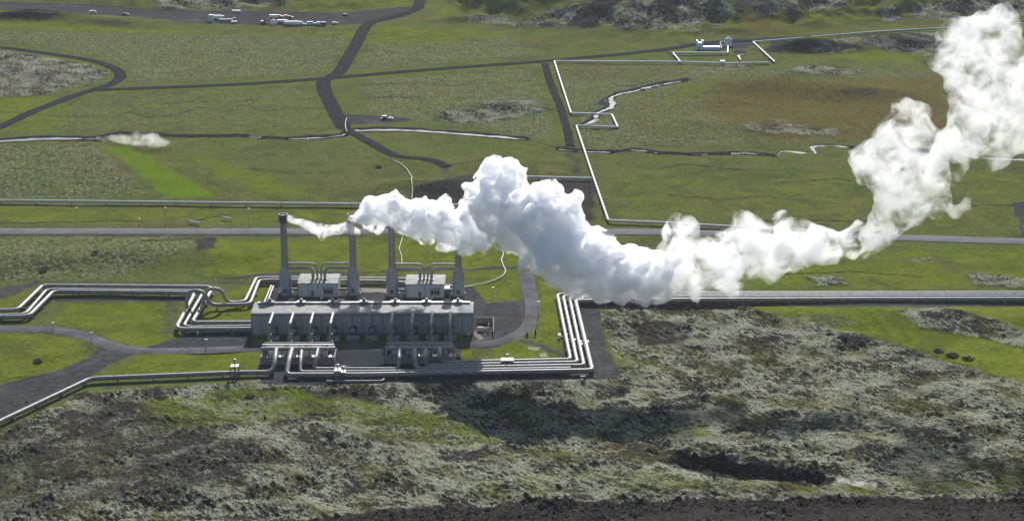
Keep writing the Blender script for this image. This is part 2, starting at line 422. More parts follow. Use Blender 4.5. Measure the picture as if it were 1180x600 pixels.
PAINT = [
    # tussock heath (grey speckle) on the plain
    (L_TUSS, 'p', [(-400, 30), (160, 36), (400, 40), (590, 40), (640, 68), (400, 84), (130, 100), (-50, 120), (-400, 140)], 12, .8),
    (L_TUSS, 'p', [(420, 84), (640, 70), (1050, 80), (1250, 90), (1250, 165), (960, 165), (700, 172), (600, 156), (420, 132)], 12, .75),
    (L_TUSS, 'p', [(-300, 168), (110, 165), (165, 222), (120, 228), (-300, 229)], 10, 1.0),
    (L_TUSS, 'p', [(170, 155), (390, 160), (500, 190), (430, 225), (250, 228)], 14, .3),
    (L_TUSS, 'p', [(-300, 275), (200, 272), (235, 280), (130, 322), (-300, 328)], 10, 1.0),
    (L_TUSS, 'p', [(60, 108), (370, 96), (376, 150), (0, 152)], 10, .55),
    (L_TUSS, 'p', [(700, 180), (1250, 190), (1250, 272), (700, 252)], 12, .25),
    # lush grass
    (L_GREEN, 'p', [(118, 168), (148, 168), (250, 225), (196, 228)], 6, 1), (L_GREEN, 'p', [(185, 185), (250, 180), (400, 228), (310, 228)], 10, .6),
    (L_GREEN, 'p', [(-60, 22), (60, 24), (160, 33), (300, 40), (420, 34), (420, 43), (130, 38), (-60, 30)], 5, .8),
    (L_GREEN, 'p', [(430, 28), (560, 34), (600, 42), (520, 50), (425, 52)], 6, .75),
    (L_GREEN, 'p', [(-60, 118), (40, 108), (90, 118), (70, 150), (-60, 155)], 8, .7), (L_GREEN, 'p', [(60, 112), (380, 100), (390, 152), (40, 156)], 10, .35),
    (L_GREEN, 'p', [(-100, 236), (420, 240), (420, 256), (-100, 258)], 6, .6),
    (L_GREEN, 'p', [(240, 276), (620, 272), (640, 322), (300, 316), (262, 320), (235, 318)], 8, .8),
    (L_GREEN, 'p', [(252, 340), (290, 325), (318, 322), (290, 360), (248, 350)], 4, .9), (L_GREEN, 'p', [(235, 356), (292, 352), (294, 371), (232, 371)], 3, 1),
    (L_GREEN, 'p', [(70, 350), (215, 347), (205, 384), (214, 388), (160, 401), (130, 390), (98, 378), (60, 372)], 4, .8),
    (L_GREEN, 'p', [(-100, 385), (70, 384), (108, 404), (92, 416), (30, 436), (-100, 452)], 5, .85), (L_GREEN, 'p', [(-60, 348), (40, 334), (46, 330), (10, 356), (-60, 358)], 5, .7),
    (L_GREEN, 'p', [(165, 408), (303, 404), (300, 427), (108, 434)], 4, .85), (L_GREEN, 'p', [(292, 384), (545, 384), (548, 394), (290, 397)], 2, 1),
    (L_GREEN, 'p', [(540, 325), (598, 312), (602, 345), (560, 352), (545, 348)], 4, .75), (L_GREEN, 'p', [(622, 322), (645, 330), (655, 395), (640, 400), (606, 386), (622, 366)], 3, 1),
    (L_GREEN, 'p', [(572, 395), (600, 391), (640, 408), (640, 414), (566, 412)], 3, 1), (L_GREEN, 'p', [(527, 402), (545, 402), (548, 413), (525, 413)], 2, 1),
    (L_GREEN, 'p', [(700, 195), (1250, 195), (1250, 268), (690, 252)], 12, .45), (L_GREEN, 'p', [(830, 290), (1250, 284), (1250, 332), (840, 332)], 8, .7),
    (L_GREEN, 'p', [(860, 353), (1250, 348), (1250, 380), (1180, 400), (1185, 445), (1100, 420), (1020, 392), (960, 380), (900, 368)], 6, .9),
    (L_GREEN, 'p', [(780, 95), (830, 88), (825, 110), (760, 120)], 6, .6), (L_GREEN, 'p', [(960, 62), (1010, 56), (1070, 60), (1060, 72), (960, 70)], 4, .7),
    (L_BRIGHT, 'p', [(120, 168), (150, 168), (256, 228), (192, 228)], 6, .9), (L_BRIGHT, 'p', [(200, 178), (240, 176), (380, 228), (300, 228)], 10, .5), (L_BRIGHT, 'p', [(248, 276), (262, 276), (300, 315), (284, 318)], 5, .7),
    (L_BRIGHT, 'p', [(70, 352), (190, 349), (170, 360), (80, 372)], 5, .5), (L_BRIGHT, 'p', [(500, 404), (540, 407), (540, 411)], 3, .8),
    (L_BRIGHT, 'p', [(318, 448), (350, 446), (366, 462), (330, 466)], 3, .8), (L_GREEN, 'p', [(1000, 380), (1110, 392), (1180, 410), (1180, 436), (1090, 408)], 5, .7),
    # olive / green in the lava foreground
    (L_GREEN, 'p', [(150, 462), (250, 446), (390, 452), (520, 478), (590, 505), (570, 512), (480, 494), (380, 478), (250, 490), (170, 505)], 7, .85),
    (L_GREEN, 'p', [(-60, 535), (60, 520), (140, 490), (180, 492), (120, 530), (40, 575), (-60, 590)], 8, .75), (L_GREEN, 'p', [(560, 512), (690, 520), (800, 525), (780, 535), (640, 535)], 6, .6),
    (L_GREEN, 'p', [(500, 566), (620, 540), (760, 545), (940, 556), (1250, 550), (1250, 566), (960, 572), (700, 566), (560, 576)], 6, .62),
    (L_GREEN, 'p', [(700, 380), (760, 376), (790, 400), (730, 440), (700, 425)], 8, .45), (L_GREEN, 'p', [(820, 456), (860, 454), (866, 462), (830, 466)], 4, .7), (L_GREEN, 'p', [(766, 488), (822, 486), (818, 503), (770, 506)], 5, .8),
    (L_BROWN, 'p', [(690, 500), (770, 516), (790, 530), (700, 545), (670, 530)], 8, .5), (L_BROWN, 'p', [(230, 452), (300, 440), (320, 446), (240, 468), (190, 480)], 5, .5),
    (L_BROWN, 'p', [(820, 90), (1090, 86), (1110, 150), (980, 165), (860, 160), (800, 120)], 18, .75), (L_BROWN, 'p', [(640, 70), (800, 74), (790, 92), (700, 98), (650, 90)], 8, .4),
    (L_BROWN, 'p', [(740, 100), (830, 105), (900, 140), (780, 165), (700, 140)], 14, .35), (L_BROWN, 'p', [(840, 40), (1060, 24), (1180, 10), (1180, 22), (1060, 34), (860, 46)], 6, .5),
    (L_BROWN, 'p', [(600, 40), (760, 46), (820, 54), (700, 62), (600, 62)], 8, .35), (L_BROWN, 'p', [(60, 382), (130, 390), (190, 380), (210, 352), (196, 350), (170, 372)], 6, .3),
    # moss covered lava
    (L_LAVA, 'p', [(-400, 500), (0, 496), (100, 452), (180, 446), (310, 438), (430, 436), (690, 432), (712, 420), (690, 360), (720, 352), (860, 350), (930, 372), (1000, 384), (1080, 406), (1180, 442), (1600, 470), (1600, 900), (-400, 900)], 5, 1),
    (L_LAVA, 'p', [(1030, 358), (1080, 354), (1150, 370), (1180, 386), (1180, 400), (1120, 386), (1060, 376)], 6, .8),
    (L_LAVA, 'p', [(-300, 66), (-20, 58), (50, 64), (100, 73), (124, 82), (122, 90), (80, 96), (60, 108), (-10, 113), (-300, 118)], 5, .95),
    (L_LAVA, 'p', [(505, 128), (560, 124), (640, 122), (640, 126), (560, 142), (500, 140)], 6, .8), (L_LAVA, 'p', [(555, 116), (600, 112), (625, 118), (600, 124), (555, 124)], 5, .8),
    (L_LAVA, 'p', [(905, 80), (935, 74), (1000, 82), (960, 88)], 5, .8), (L_LAVA, 'p', [(850, 140), (900, 136), (980, 150), (960, 158), (850, 152)], 7, .6), (L_LAVA, 'p', [(835, 74), (890, 72), (860, 80), (810, 84)], 4, .6),
    (L_LAVA, 'p', [(930, 48), (1010, 36), (1080, 36), (1090, 60), (1060, 66), (1010, 54), (960, 62), (920, 58)], 5, .8),
    (L_LAVA, 'p', [(545, 20), (600, 26), (640, 10), (700, -5), (820, -5), (860, 10), (820, 40), (770, 36), (700, 30), (640, 32), (590, 30)], 6, .9),
    (L_LAVA, 'p', [(1050, 6), (1130, -5), (1250, -5), (1250, 14), (1150, 20), (1070, 26), (1048, 18)], 5, .9), (L_LAVA, 'p', [(850, -5), (1000, -5), (960, 14), (880, 18)], 7, .7), (L_LAVA, 'p', [(1010, 8), (1040, 4), (1036, 24), (1015, 26)], 4, .8),
    (L_LAVA, 'p', [(175, -6), (330, -6), (330, 6), (260, 10), (185, 10)], 4, .8), (L_LAVA, 'p', [(540, 14), (590, 20), (580, 28), (540, 26)], 4, .8),
    (L_LAVA, 'p', [(930, 320), (960, 318), (975, 326), (945, 328)], 4, .5), (L_LAVA, 'p', [(1120, 316), (1180, 322), (1180, 330), (1120, 326)], 5, .5),
    (L_LAVA, 'p', [(430, 222), (480, 214), (520, 206), (540, 224), (470, 234), (428, 236)], 5, .4),
    # bare dark ground: scree, rock faces, peat
    (L_DARK, 'p', [(-60, 12), (64, 15), (58, 22), (-60, 20)], 3, .9), (L_DARK, 'p', [(100, 22), (150, 24), (150, 30), (108, 29)], 4, .5), (L_DARK, 'p', [(652, 30), (668, 12), (690, -6), (720, -6), (700, 18), (680, 32)], 4, .9),
    (L_DARK, 'p', [(176, 10), (200, 8), (220, 12), (185, 14)], 3, .8), (L_DARK, 'p', [(760, -6), (790, -6), (780, 18), (764, 14)], 4, .7), (L_DARK, 'p', [(846, -6), (900, -6), (870, 14), (846, 16)], 4, .5),
    (L_DARK, 'p', [(480, 214), (512, 205), (545, 200), (552, 226), (520, 236), (470, 230)], 5, .8), (L_DARK, 'p', [(630, 206), (680, 204), (690, 212), (680, 260), (650, 262), (644, 225)], 5, .8),
    (L_DARK, 'l', [(655, 168), (662, 190), (668, 206)], 7, .5), (L_DARK, 'p', [(222, 272), (246, 272), (250, 284), (228, 290)], 4, .7), (L_DARK, 'l', [(514, 192), (518, 205), (500, 222)], 5, .5),
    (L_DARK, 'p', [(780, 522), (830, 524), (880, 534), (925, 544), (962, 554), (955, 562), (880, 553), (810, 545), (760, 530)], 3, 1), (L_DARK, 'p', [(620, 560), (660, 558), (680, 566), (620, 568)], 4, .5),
    (L_DARK, 'p', [(-500, 640), (330, 604), (420, 590), (500, 583), (620, 577), (800, 575), (1000, 573), (1180, 575), (1600, 580), (1600, 1200), (-500, 1200)], 4, 1),
    (L_DARK, 'p', [(-60, 500), (60, 470), (170, 470), (270, 500), (340, 530), (240, 575), (100, 590), (-60, 600)], 30, .50), (L_BRIGHT, 'p', [(180, 462), (260, 448), (310, 452), (240, 474), (190, 484)], 7, .5), (L_BRIGHT, 'p', [(-40, 545), (40, 525), (70, 535), (20, 565), (-40, 580)], 8, .5), (L_BRIGHT, 'p', [(390, 462), (470, 476), (500, 490), (420, 478)], 6, .4), (L_GREEN, 'p', [(150, 520), (230, 490), (260, 480), (250, 495), (190, 530)], 5, .6),
    (L_DARK, 'p', [(330, 505), (420, 500), (430, 530), (350, 545)], 12, .4), (L_GREEN, 'p', [(330, 600), (480, 545), (560, 522), (640, 520), (520, 545), (400, 600)], 6, .45), (L_DARK, 'p', [(70, 470), (150, 455), (170, 470), (120, 520), (30, 520), (20, 500)], 14, .55), (L_GREEN, 'p', [(20, 470), (90, 480), (200, 520), (260, 545), (180, 560), (60, 520)], 16, .5), (L_GREEN, 'p', [(330, 470), (420, 462), (560, 500), (540, 520), (400, 500)], 8, .7), (L_DARK, 'p', [(160, 520), (260, 500), (330, 515), (250, 545), (150, 545)], 14, .4), (L_DARK, 'p', [(720, 372), (790, 370), (800, 395), (740, 398)], 8, .6),
    (L_DARK, 'p', [(340, 446), (420, 444), (440, 458), (360, 462)], 8, .5), (L_DARK, 'p', [(888, 46), (930, 44), (960, 54), (900, 62), (880, 58)], 5, .7), (L_DARK, 'p', [(1020, 40), (1080, 38), (1085, 52), (1030, 50)], 5, .5), (L_DARK, 'p', [(800, 86), (840, 96), (905, 98), (870, 106)], 6, .4), (L_DARK, 'p', [(965, 102), (1010, 100), (1020, 112), (975, 114)], 5, .5),
    (L_DARK, 'p', [(690, 432), (540, 436), (540, 470), (640, 470)], 10, .25), (L_DARK, 'p', [(843, 58), (865, 58), (862, 62), (848, 62)], 2, .9), (L_DARK, 'l', [(700, 113), (690, 120), (706, 118)], 3, .7),
    # gravel
    (L_GRAVEL, 'p', [(-400, -8), (110, 5), (175, 12), (290, 13), (400, 15), (480, 6), (488, 9), (468, 19), (430, 27), (340, 30), (230, 27), (160, 20), (80, 15), (0, 11), (-400, 4)], 2, 1),
    (L_GRAVEL, 'p', [(-100, 480), (0, 444), (70, 425), (104, 411), (112, 400), (122, 397), (158, 406), (124, 420), (108, 432), (60, 454), (0, 484), (-100, 530)], 2, 1),
    (L_GRAVEL, 'p', [(306, 352), (316, 330), (340, 328), (545, 330), (562, 349), (600, 345), (618, 345), (622, 366), (610, 380), (588, 394), (560, 400), (545, 392), (545, 352)], 2.5, 1),
    (L_GRAVEL, 'p', [(233, 377), (291, 377), (290, 402), (160, 403), (200, 390)], 2, 1), (L_GRAVEL, 'p', [(300, 400), (532, 400), (532, 436), (300, 436)], 3, .9),
    (L_GRAVEL, 'p', [(300, 428), (690, 424), (700, 436), (560, 441), (300, 443)], 3, 1), (L_GRAVEL, 'p', [(646, 345), (690, 352), (702, 400), (715, 432), (680, 436), (655, 400)], 5, .72), (L_GRAVEL, 'p', [(690, 400), (706, 404), (722, 424), (708, 438), (690, 434)], 8, .4),
    (L_GRAVEL, 'p', [(378, 130), (395, 131), (445, 134), (478, 138), (440, 142.5), (405, 143), (398, 150), (385, 145)], 2, 1), (L_GRAVEL, 'p', [(665, 349), (1250, 349.5), (1250, 353), (665, 353)], 2, .9), (L_GRAVEL, 'p', [(40, 324), (330, 324), (330, 329), (60, 327)], 2, .5), (L_GRAVEL, 'p', [(60, 343), (212, 342), (218, 348), (62, 348)], 2, .6),
    (L_GRAVEL, 'p', [(-60, 345), (40, 322), (50, 326), (-20, 356), (-60, 357)], 4, .6), (L_GRAVEL, 'p', [(185, 346), (212, 344), (204, 384), (186, 386)], 4, .5), (L_GRAVEL, 'l', [(-80, 237), (120, 237), (420, 240)], 3, .6), (L_GRAVEL, 'l', [(100, 437), (310, 431)], 4, .3), (L_GRAVEL, 'l', [(110, 444), (200, 438), (310, 434)], 8, .5),
    (L_GRAVEL, 'l', [(260, 322), (300, 316), (430, 313), (600, 308), (640, 305)], 4, .65), (L_GRAVEL, 'l', [(765, 57), (784, 72)], 3, .6), (L_GRAVEL, 'p', [(800, 50), (850, 44), (880, 46), (860, 56), (800, 58)], 3, .8), (L_GRAVEL, 'l', [(-100, 272), (0, 271.5), (420, 271.5)], 3, .8), (L_GRAVEL, 'l', [(620, 98), (648, 95)], 3, .5), (L_GRAVEL, 'l', [(600, 205), (690, 208)], 4, .6), (L_GRAVEL, 'p', [(1165, 234), (1180, 232), (1200, 250), (1170, 250)], 3, .8), (L_GRAVEL, 'l', [(1177, 250), (1177, 276)], 4, .6),
    (L_GRAVEL, 'l', [(-80, 380), (45, 380.5), (80, 384), (105, 391), (125, 399)], 7, .7), (L_GRAVEL, 'l', [(604, 300), (608, 320), (613, 345), (612, 368), (600, 385), (570, 397)], 7, .9), (L_GRAVEL, 'p', [(545, 352), (604, 345), (612, 370), (592, 392), (560, 402), (530, 400)], 3, 1), (L_GRAVEL, 'l', [(160, 404), (300, 402)], 4, .5), (L_GRAVEL, 'l', [(600, 393), (625, 398), (650, 412)], 5, .7),
    (L_GREEN, 'p', [(745, 30), (790, 30), (860, 8), (850, 30), (800, 48), (750, 46)], 5, .6), (L_GREEN, 'p', [(890, 14), (1010, 2), (1020, 24), (930, 34), (880, 38)], 7, .55), (L_GREEN, 'p', [(480, -5), (560, -5), (580, 14), (540, 22), (500, 20)], 5, .6), (L_BROWN, 'p', [(820, 38), (880, 12), (960, 14), (940, 34), (860, 42)], 7, .6), (L_GREEN, 'p', [(330, 2), (470, -2), (480, 8), (340, 14)], 4, .7),
    # pale soil
    (L_PALE, 'p', [(385, 400), (442, 399), (442, 420), (386, 421)], 3, 1), (L_PALE, 'p', [(-100, 66), (40, 64), (112, 80), (70, 98), (50, 108), (-100, 110)], 8, .42), (L_PALE, 'p', [(530, 134), (600, 126), (638, 124), (600, 136), (540, 141)], 4, .4), (L_PALE, 'p', [(870, 420), (1000, 400), (1190, 470), (1190, 540), (1000, 548), (860, 500)], 40, .22), (L_PALE, 'p', [(415, 329), (446, 329), (446, 337), (416, 337)], 2, .9), (L_PALE, 'p', [(605, 399), (622, 398), (622, 402), (606, 402)], 2, .9), (L_PALE, 'p', [(622, 407), (630, 404), (631, 410), (622, 411)], 2, .9), (L_PALE, 'p', [(545, 384), (552, 378), (554, 390), (546, 393)], 2, .6), (L_PALE, 'p', [(625, 322), (650, 325), (655, 333), (630, 332)], 3, .5), (L_PALE, 'p', [(150, 32), (230, 34), (200, 40), (150, 38)], 4, .35),
]

def build_ground():
    ys = list(np.arange(40, 520, 14.0))
    y = 520.0
    while y < 1450:
        ys.append(y)
        py = float(project(0, y, 0)[1])
        y = y + (0.62 if y < 600 else max(.62, y - row_to_Y(py + .95)))
    ys += list(np.arange(1450, 1740, 1.4))
    y = 1740.0
    while y < 7000:
        ys.append(y); y *= 1.02
    ys = np.array(ys)
    cs = np.concatenate([np.linspace(-620, -60, 50)[:-1], np.arange(-60, 1240, 1.25), np.linspace(1240, 1800, 50)])
    YY = np.repeat(ys[:, None], len(cs), 1)
    XX = (cs[None, :] - CX) / F * (YY * CP + CAMH * SP)
    nr, nc = YY.shape
    X, Y = XX.ravel(), YY.ravel()
    Z = terrain(X, Y)
    px, py = project(X, Y, Z)
    # organic wobble of every border
    wx = fbm(X / 14, Y / 14, 3) * 7 + fbm(X / 4, Y / 4, 2) * 2
    wy = fbm(X / 14 + 40, Y / 14, 3) * 2.2 + fbm(X / 4 + 9, Y / 4, 2) * .7
    soft = np.ones(len(X))
    near = py > 432
    wk = np.where(near, 1.6, 1.0)
    pxw, pyw = px + wx * wk, py + wy * wk
    W8 = np.zeros((8, len(X)))
    for lay, kind, pts, fe, st in PAINT:
        if lay == L_GREEN and kind == 'p' and min(p[1] for p in pts) > 440: st *= .72
        sharp = lay == L_GRAVEL and fe <= 3
        a, b = (px + wx * .25, py + wy * .25) if sharp else (pxw, pyw)
        w = (poly_w(a, b, pts, fe * 1.3) if kind == 'p' else line_w(a, b, pts, fe, fe * .7)) * st
        W8[lay] = np.maximum(W8[lay], w)
    for pts, st in [([(1030, 356), (1080, 352), (1150, 368), (1190, 386), (1180, 400), (1120, 388), (1060, 376)], .9), ([(900, 362), (960, 360), (1000, 372), (960, 378), (905, 372)], .5), ([(930, 318), (962, 316), (978, 327), (945, 330)], .8), ([(1115, 314), (1190, 320), (1190, 332), (1120, 328)], .8), ([(870, 300), (900, 298), (905, 306), (874, 306)], .6), ([(1040, 296), (1080, 294), (1090, 302), (1045, 304)], .5)]:
        wcut = poly_w(pxw, pyw, pts, 6) * st
        W8[L_GREEN] *= 1 - wcut; W8[L_LAVA] = np.maximum(W8[L_LAVA], wcut)
    roads = np.zeros(len(X))
    for nm, (pts, wd, mt) in ROADS.items():
        w = line_w(px, py, pts, wd * .5 * 1.75 * (1.25 if nm == 'main_road' else 1), 3.0)
        roads = np.maximum(roads, w)
    verge = np.zeros(len(X))
    for nm, (pts, wd, mt) in ROADS.items():
        if mt == 'gravel':
            W8[L_BRIGHT] = np.maximum(W8[L_BRIGHT], .5 * line_w(pxw, pyw, pts, 12, 8))
            W8[L_TUSS] *= 1 - .9 * line_w(pxw, pyw, pts, 14, 8)
    ch = np.zeros(len(X)); peat_shade = np.zeros(len(X)); ck = np.zeros(len(X))  # dark bank strokes: peat soil with the far bank's shade painted in
    for nm, (pts, wd) in STREAMS.items():
        if wd < 2.5:
            ck = np.maximum(ck, line_w(px, py, pts, 2.0, 1.3)); continue
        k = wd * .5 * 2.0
        ch = np.maximum(ch, line_w(px, py, pts, k + .8, 1.8)); peat_shade = np.maximum(peat_shade, .85 * line_w(px + wx * .6, py + wy * .6 + 1.2, pts, k + 1.6, 2.0))
    for pts in CREEKS:
        big_ck = pts[0][0] in (704, 978, 110, 300)
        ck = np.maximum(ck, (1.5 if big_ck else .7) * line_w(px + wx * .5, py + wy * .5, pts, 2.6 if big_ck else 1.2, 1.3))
        peat_shade = np.maximum(peat_shade, (1.0 if big_ck else .5) * line_w(px + wx * .6, py + wy * .6 + .8, pts, 3.6 if big_ck else 1.2, 1.6))
    W8[L_DARK] = np.maximum(W8[L_DARK], peat_shade * np.where(roads > .5, 0, 1))
    W8[L_LAVA] *= (1 - .8 * np.clip(roads, 0, 1))
    # relief
    lava = np.clip(W8[L_LAVA], 0, 1) * (1 - .75 * np.clip(W8[L_GREEN], 0, 1)) * (1 - W8[L_GRAVEL])
    ca, sa_ = math.cos(R(57)), math.sin(R(57))
    xr, yr = (X * ca - Y * sa_) * .42, X * sa_ + Y * ca
    patch = sstep(-.25, .45, fbm(X / 22 + 7, Y / 22, 3))
    bil = np.abs(fbm(xr / 3.8, yr / 3.8, 3, .5)) * 2
    bil2 = np.abs(fbm(xr / 1.4 + 50, yr / 1.4, 2, .5)) * 2
    big = fbm(X / 30, Y / 30, 3)
    farf = np.where(Y > 1380, .6, np.where(Y > 900, .9, 1.0))
    Z = Z + lava * farf * ((bil - .35) * (.5 + 1.2 * patch) + (bil2 - .35) * (.25 + .5 * patch) + big * 2.2)
    Z = Z + np.clip(W8[L_GREEN], 0, 1) * near * (big * 1.2 + fbm(X / 8, Y / 8, 2) * .5)
    rocky = np.clip(W8[L_DARK], 0, 1) * near
    Z = Z + rocky * (np.abs(fbm(X / 3.2, Y / 3.2, 3)) * 1.7 - .4)
    tus = W8[L_TUSS] * (1 - W8[L_GRAVEL]) * (1 - roads)
    Z = Z + tus * (fbm(X / 2.4, Y / 4.6, 2) * .75 + fbm(X / 9, Y / 12, 2) * .5) + (1 - W8[L_GRAVEL]) * (1 - roads) * (1 - near) * (fbm(X / 28, Y / 28, 3) * .5 - .25)
    Z = Z - ch * 1.5 - ck * 1.0
    Z = Z - np.clip(roads, 0, 1) * .35 - np.clip(W8[L_GRAVEL], 0, 1) * (Y > 690) * .12
    # mesh
    idx = np.arange(nr * nc).reshape(nr, nc)
    q = np.stack([idx[:-1, :-1], idx[:-1, 1:], idx[1:, 1:], idx[1:, :-1]], -1).reshape(-1, 4)
    me = bpy.data.meshes.new('ground')
    me.vertices.add(nr * nc)
    me.vertices.foreach_set('co', np.stack([X, Y, Z], -1).astype(np.float32).ravel())
    me.loops.add(q.size); me.polygons.add(len(q))
    me.loops.foreach_set('vertex_index', q.astype(np.int32).ravel())
    me.polygons.foreach_set('loop_start', np.arange(0, q.size, 4, dtype=np.int32))
    me.update(calc_edges=True)
    me.polygons.foreach_set('use_smooth', np.ones(len(q), bool))
    for nm, k in (('cover_a', (0, 1, 2, 3)), ('cover_b', (4, 5, 6, 7))):
        at = me.color_attributes.new(nm, 'FLOAT_COLOR', 'POINT')
        at.data.foreach_set('color', np.clip(W8[list(k)].T, 0, 1).astype(np.float32).ravel())
    o = bpy.data.objects.new('ground', me); COL.objects.link(o)
    o['kind'] = 'structure'
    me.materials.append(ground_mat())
    return o

def ground_mat():
    m, nt, out = nodes_of('ground_cover'); N = NT(nt)
    b = N.n('ShaderNodeBsdfPrincipled'); b.inputs['Roughness'].default_value = .95; b.inputs['Specular IOR Level'].default_value = 0.0
    pos = N.n('ShaderNodeNewGeometry').outputs['Position']
    A = N.n('ShaderNodeAttribute', attribute_name='cover_a'); B = N.n('ShaderNodeAttribute', attribute_name='cover_b')
    sa = N.n('ShaderNodeSeparateColor'); N.link(A.outputs['Color'], sa.inputs[0])
    sb = N.n('ShaderNodeSeparateColor'); N.link(B.outputs['Color'], sb.inputs[0])
    green, lava, grav, brown = sa.outputs[0], sa.outputs[1], sa.outputs[2], A.outputs['Alpha']
    dark, pale, tuss, bright = sb.outputs[0], sb.outputs[1], sb.outputs[2], B.outputs['Alpha']
    n_big = N.noise(pos, .011, 4, .55); n_mid = N.noise(pos, .06, 5, .6, .3); n_fin = N.noise(pos, .32, 5, .68)
    n_vf = N.noise(pos, .95, 4, .7); n_rock = N.noise(pos, .45, 6, .72, .4); n_vf2 = N.noise(pos, 2.4, 3, .65)
    mp = N.n('ShaderNodeMapping'); mp.inputs['Location'].default_value = (311, 57, 9); N.link(pos, mp.inputs['Vector'])
    n_mid2 = N.noise(mp.outputs[0], .085, 5, .62, .5); n_fin2 = N.noise(mp.outputs[0], .5, 5, .7)
    m2 = N.n('ShaderNodeMapping'); m2.inputs['Scale'].default_value = (1, .45, 1); m2.inputs['Location'].default_value = (91, 13, 5); N.link(pos, m2.inputs['Vector'])
    n_sp = N.noise(m2.outputs[0], .62, 4, .68); n_sp2 = N.noise(m2.outputs[0], 1.15, 3, .65)
    n_pat = N.noise(mp.outputs[0], .034, 7, .70, .8); n_pat2 = N.noise(pos, .021, 6, .66, 1.2)
    n_mx = N.math('ADD', N.math('MULTIPLY', n_mid2, .55), N.math('MULTIPLY', n_fin2, .45))
    def soft(w, n, lo=.25, hi=.75, k=1.7):
        return N.remap(N.math('ADD', w, N.math('MULTIPLY', N.math('SUBTRACT', n, .5), k)), lo, hi)
    # grassy plain
    c = N.mix(N.remap(n_mid, .32, .68), GR[0], GR[1])
    c = N.mix(N.math('MULTIPLY', N.remap(n_big, .42, .64), .55), c, GR[2])
    c = N.mix(N.math('MULTIPLY', N.remap(n_vf, .42, .62), .35), c, GR[3])
    c = N.mix(N.math('MULTIPLY', N.remap(n_fin, .52, .68), .45), c, (.034, .043, .010))
    c = N.mix(N.math('MULTIPLY', N.remap(N.math('ADD', n_mid2, N.math('MULTIPLY', N.math('SUBTRACT', n_fin2, .5), .8)), .56, .72), .6), c, (.095, .085, .026))
    c = N.mix(N.math('MULTIPLY', N.remap(n_pat, .51, .60), .5), c, (.046, .052, .020))
    c = N.mix(N.math('MULTIPLY', N.remap(n_pat2, .54, .66), .55), c, (.110, .090, .036))
    c = N.mix(N.math('MULTIPLY', N.remap(n_pat2, .46, .36), .45), c, (.070, .112, .016))
    c = N.mix(N.math('MULTIPLY', N.remap(n_sp, .52, .64), .5), c, (.030, .037, .011))
    c = N.mix(N.math('MULTIPLY', N.remap(n_sp2, .52, .64), .6), c, (.135, .140, .062))
    tf = N.math('MULTIPLY', N.remap(n_fin2, .48, .60), N.remap(N.math('ADD', tuss, N.math('MULTIPLY', N.math('SUBTRACT', n_mid2, .5), .9)), .15, .9))
    c = N.mix(N.math('MULTIPLY', tf, .75), c, GR[4])
    td = N.math('MULTIPLY', N.remap(n_rock, .52, .62), tuss)
    c = N.mix(N.math('MULTIPLY', td, .9), c, GR[5])
    br = N.mix(N.remap(n_fin, .35, .65), (.078, .050, .011), (.130, .092, .023))
    c = N.mix(N.math('MULTIPLY', soft(brown, n_mx, .2, .95, 2.4), .7), c, br)
    # moss covered lava
    mf = N.n('ShaderNodeMapping'); mf.inputs['Rotation'].default_value = (0, 0, R(57)); mf.inputs['Scale'].default_value = (1, 1, 1)
    N.link(pos, mf.inputs['Vector'])
    ms = N.n('ShaderNodeMapping'); ms.inputs['Scale'].default_value = (.36, 1, 1); N.link(mf.outputs[0], ms.inputs['Vector'])
    flow = N.noise(ms.outputs[0], .72, 6, .70, .5); flow_b = N.noise(ms.outputs[0], .085, 5, .62, .6); flow_f = N.noise(ms.outputs[0], 1.25, 4, .7)
    lv = N.mix(N.remap(flow_f, .36, .64), LV[0], LV[1])
    lv = N.mix(N.remap(N.math('ADD', n_vf2, N.math('MULTIPLY', N.math('SUBTRACT', flow_b, .5), .8)), .52, .74), lv, LV[2])
    rkc = N.mix(n_vf, (.016, .015, .015), (.065, .058, .055))
    rk = N.remap(N.math('ADD', flow, N.math('MULTIPLY', N.math('SUBTRACT', n_mid, .5), .85)), .512, .562)
    lv = N.mix(rk, lv, rkc)
    ol = N.remap(N.math('ADD', flow_b, N.math('MULTIPLY', N.math('SUBTRACT', flow_f, .5), .6)), .515, .61)
    lv = N.mix(N.math('MULTIPLY', ol, .8), lv, N.mix(n_vf, (.050, .046, .008), (.098, .088, .020)))
    og = N.remap(N.math('ADD', n_mid2, N.math('MULTIPLY', N.math('SUBTRACT', flow_f, .5), .4)), .60, .70)
    lv = N.mix(N.math('MULTIPLY', og, .6), lv, (.060, .078, .012))
    lv = N.mix(N.math('MULTIPLY', N.remap(n_sp2, .56, .63), .6), lv, (.022, .022, .021))
    lv = N.mix(N.math('MULTIPLY', N.remap(n_sp, .56, .66), .35), lv, (.055, .055, .030))
    c = N.mix(soft(lava, n_mx, .3, .7, 1.9), c, lv)
    # lush grass
    gg = N.mix(N.remap(n_mid2, .3, .7), LU[0], LU[1])
    gg = N.mix(N.math('MULTIPLY', N.remap(n_fin, .45, .62), .5), gg, LU[2])
    gg = N.mix(N.math('MULTIPLY', N.remap(n_rock, .56, .66), N.math('MULTIPLY', lava, .85)), gg, (.05, .045, .03))
    gg = N.mix(N.math('MULTIPLY', N.remap(n_sp, .52, .64), .5), gg, (.032, .042, .008))
    gg = N.mix(N.math('MULTIPLY', N.remap(n_mid, .55, .68), .45), gg, (.100, .092, .036))
    gg = N.mix(N.math('MULTIPLY', N.remap(n_pat, .52, .62), .42), gg, (.060, .068, .018))
    gg = N.mix(N.math('MULTIPLY', N.remap(n_pat2, .56, .68), .5), gg, (.135, .118, .040))
    c = N.mix(soft(green, n_mx, .28, .85, 2.2), c, gg)
    bb = N.mix(N.remap(n_fin2, .35, .65), (.072, .135, .006), (.110, .170, .012))
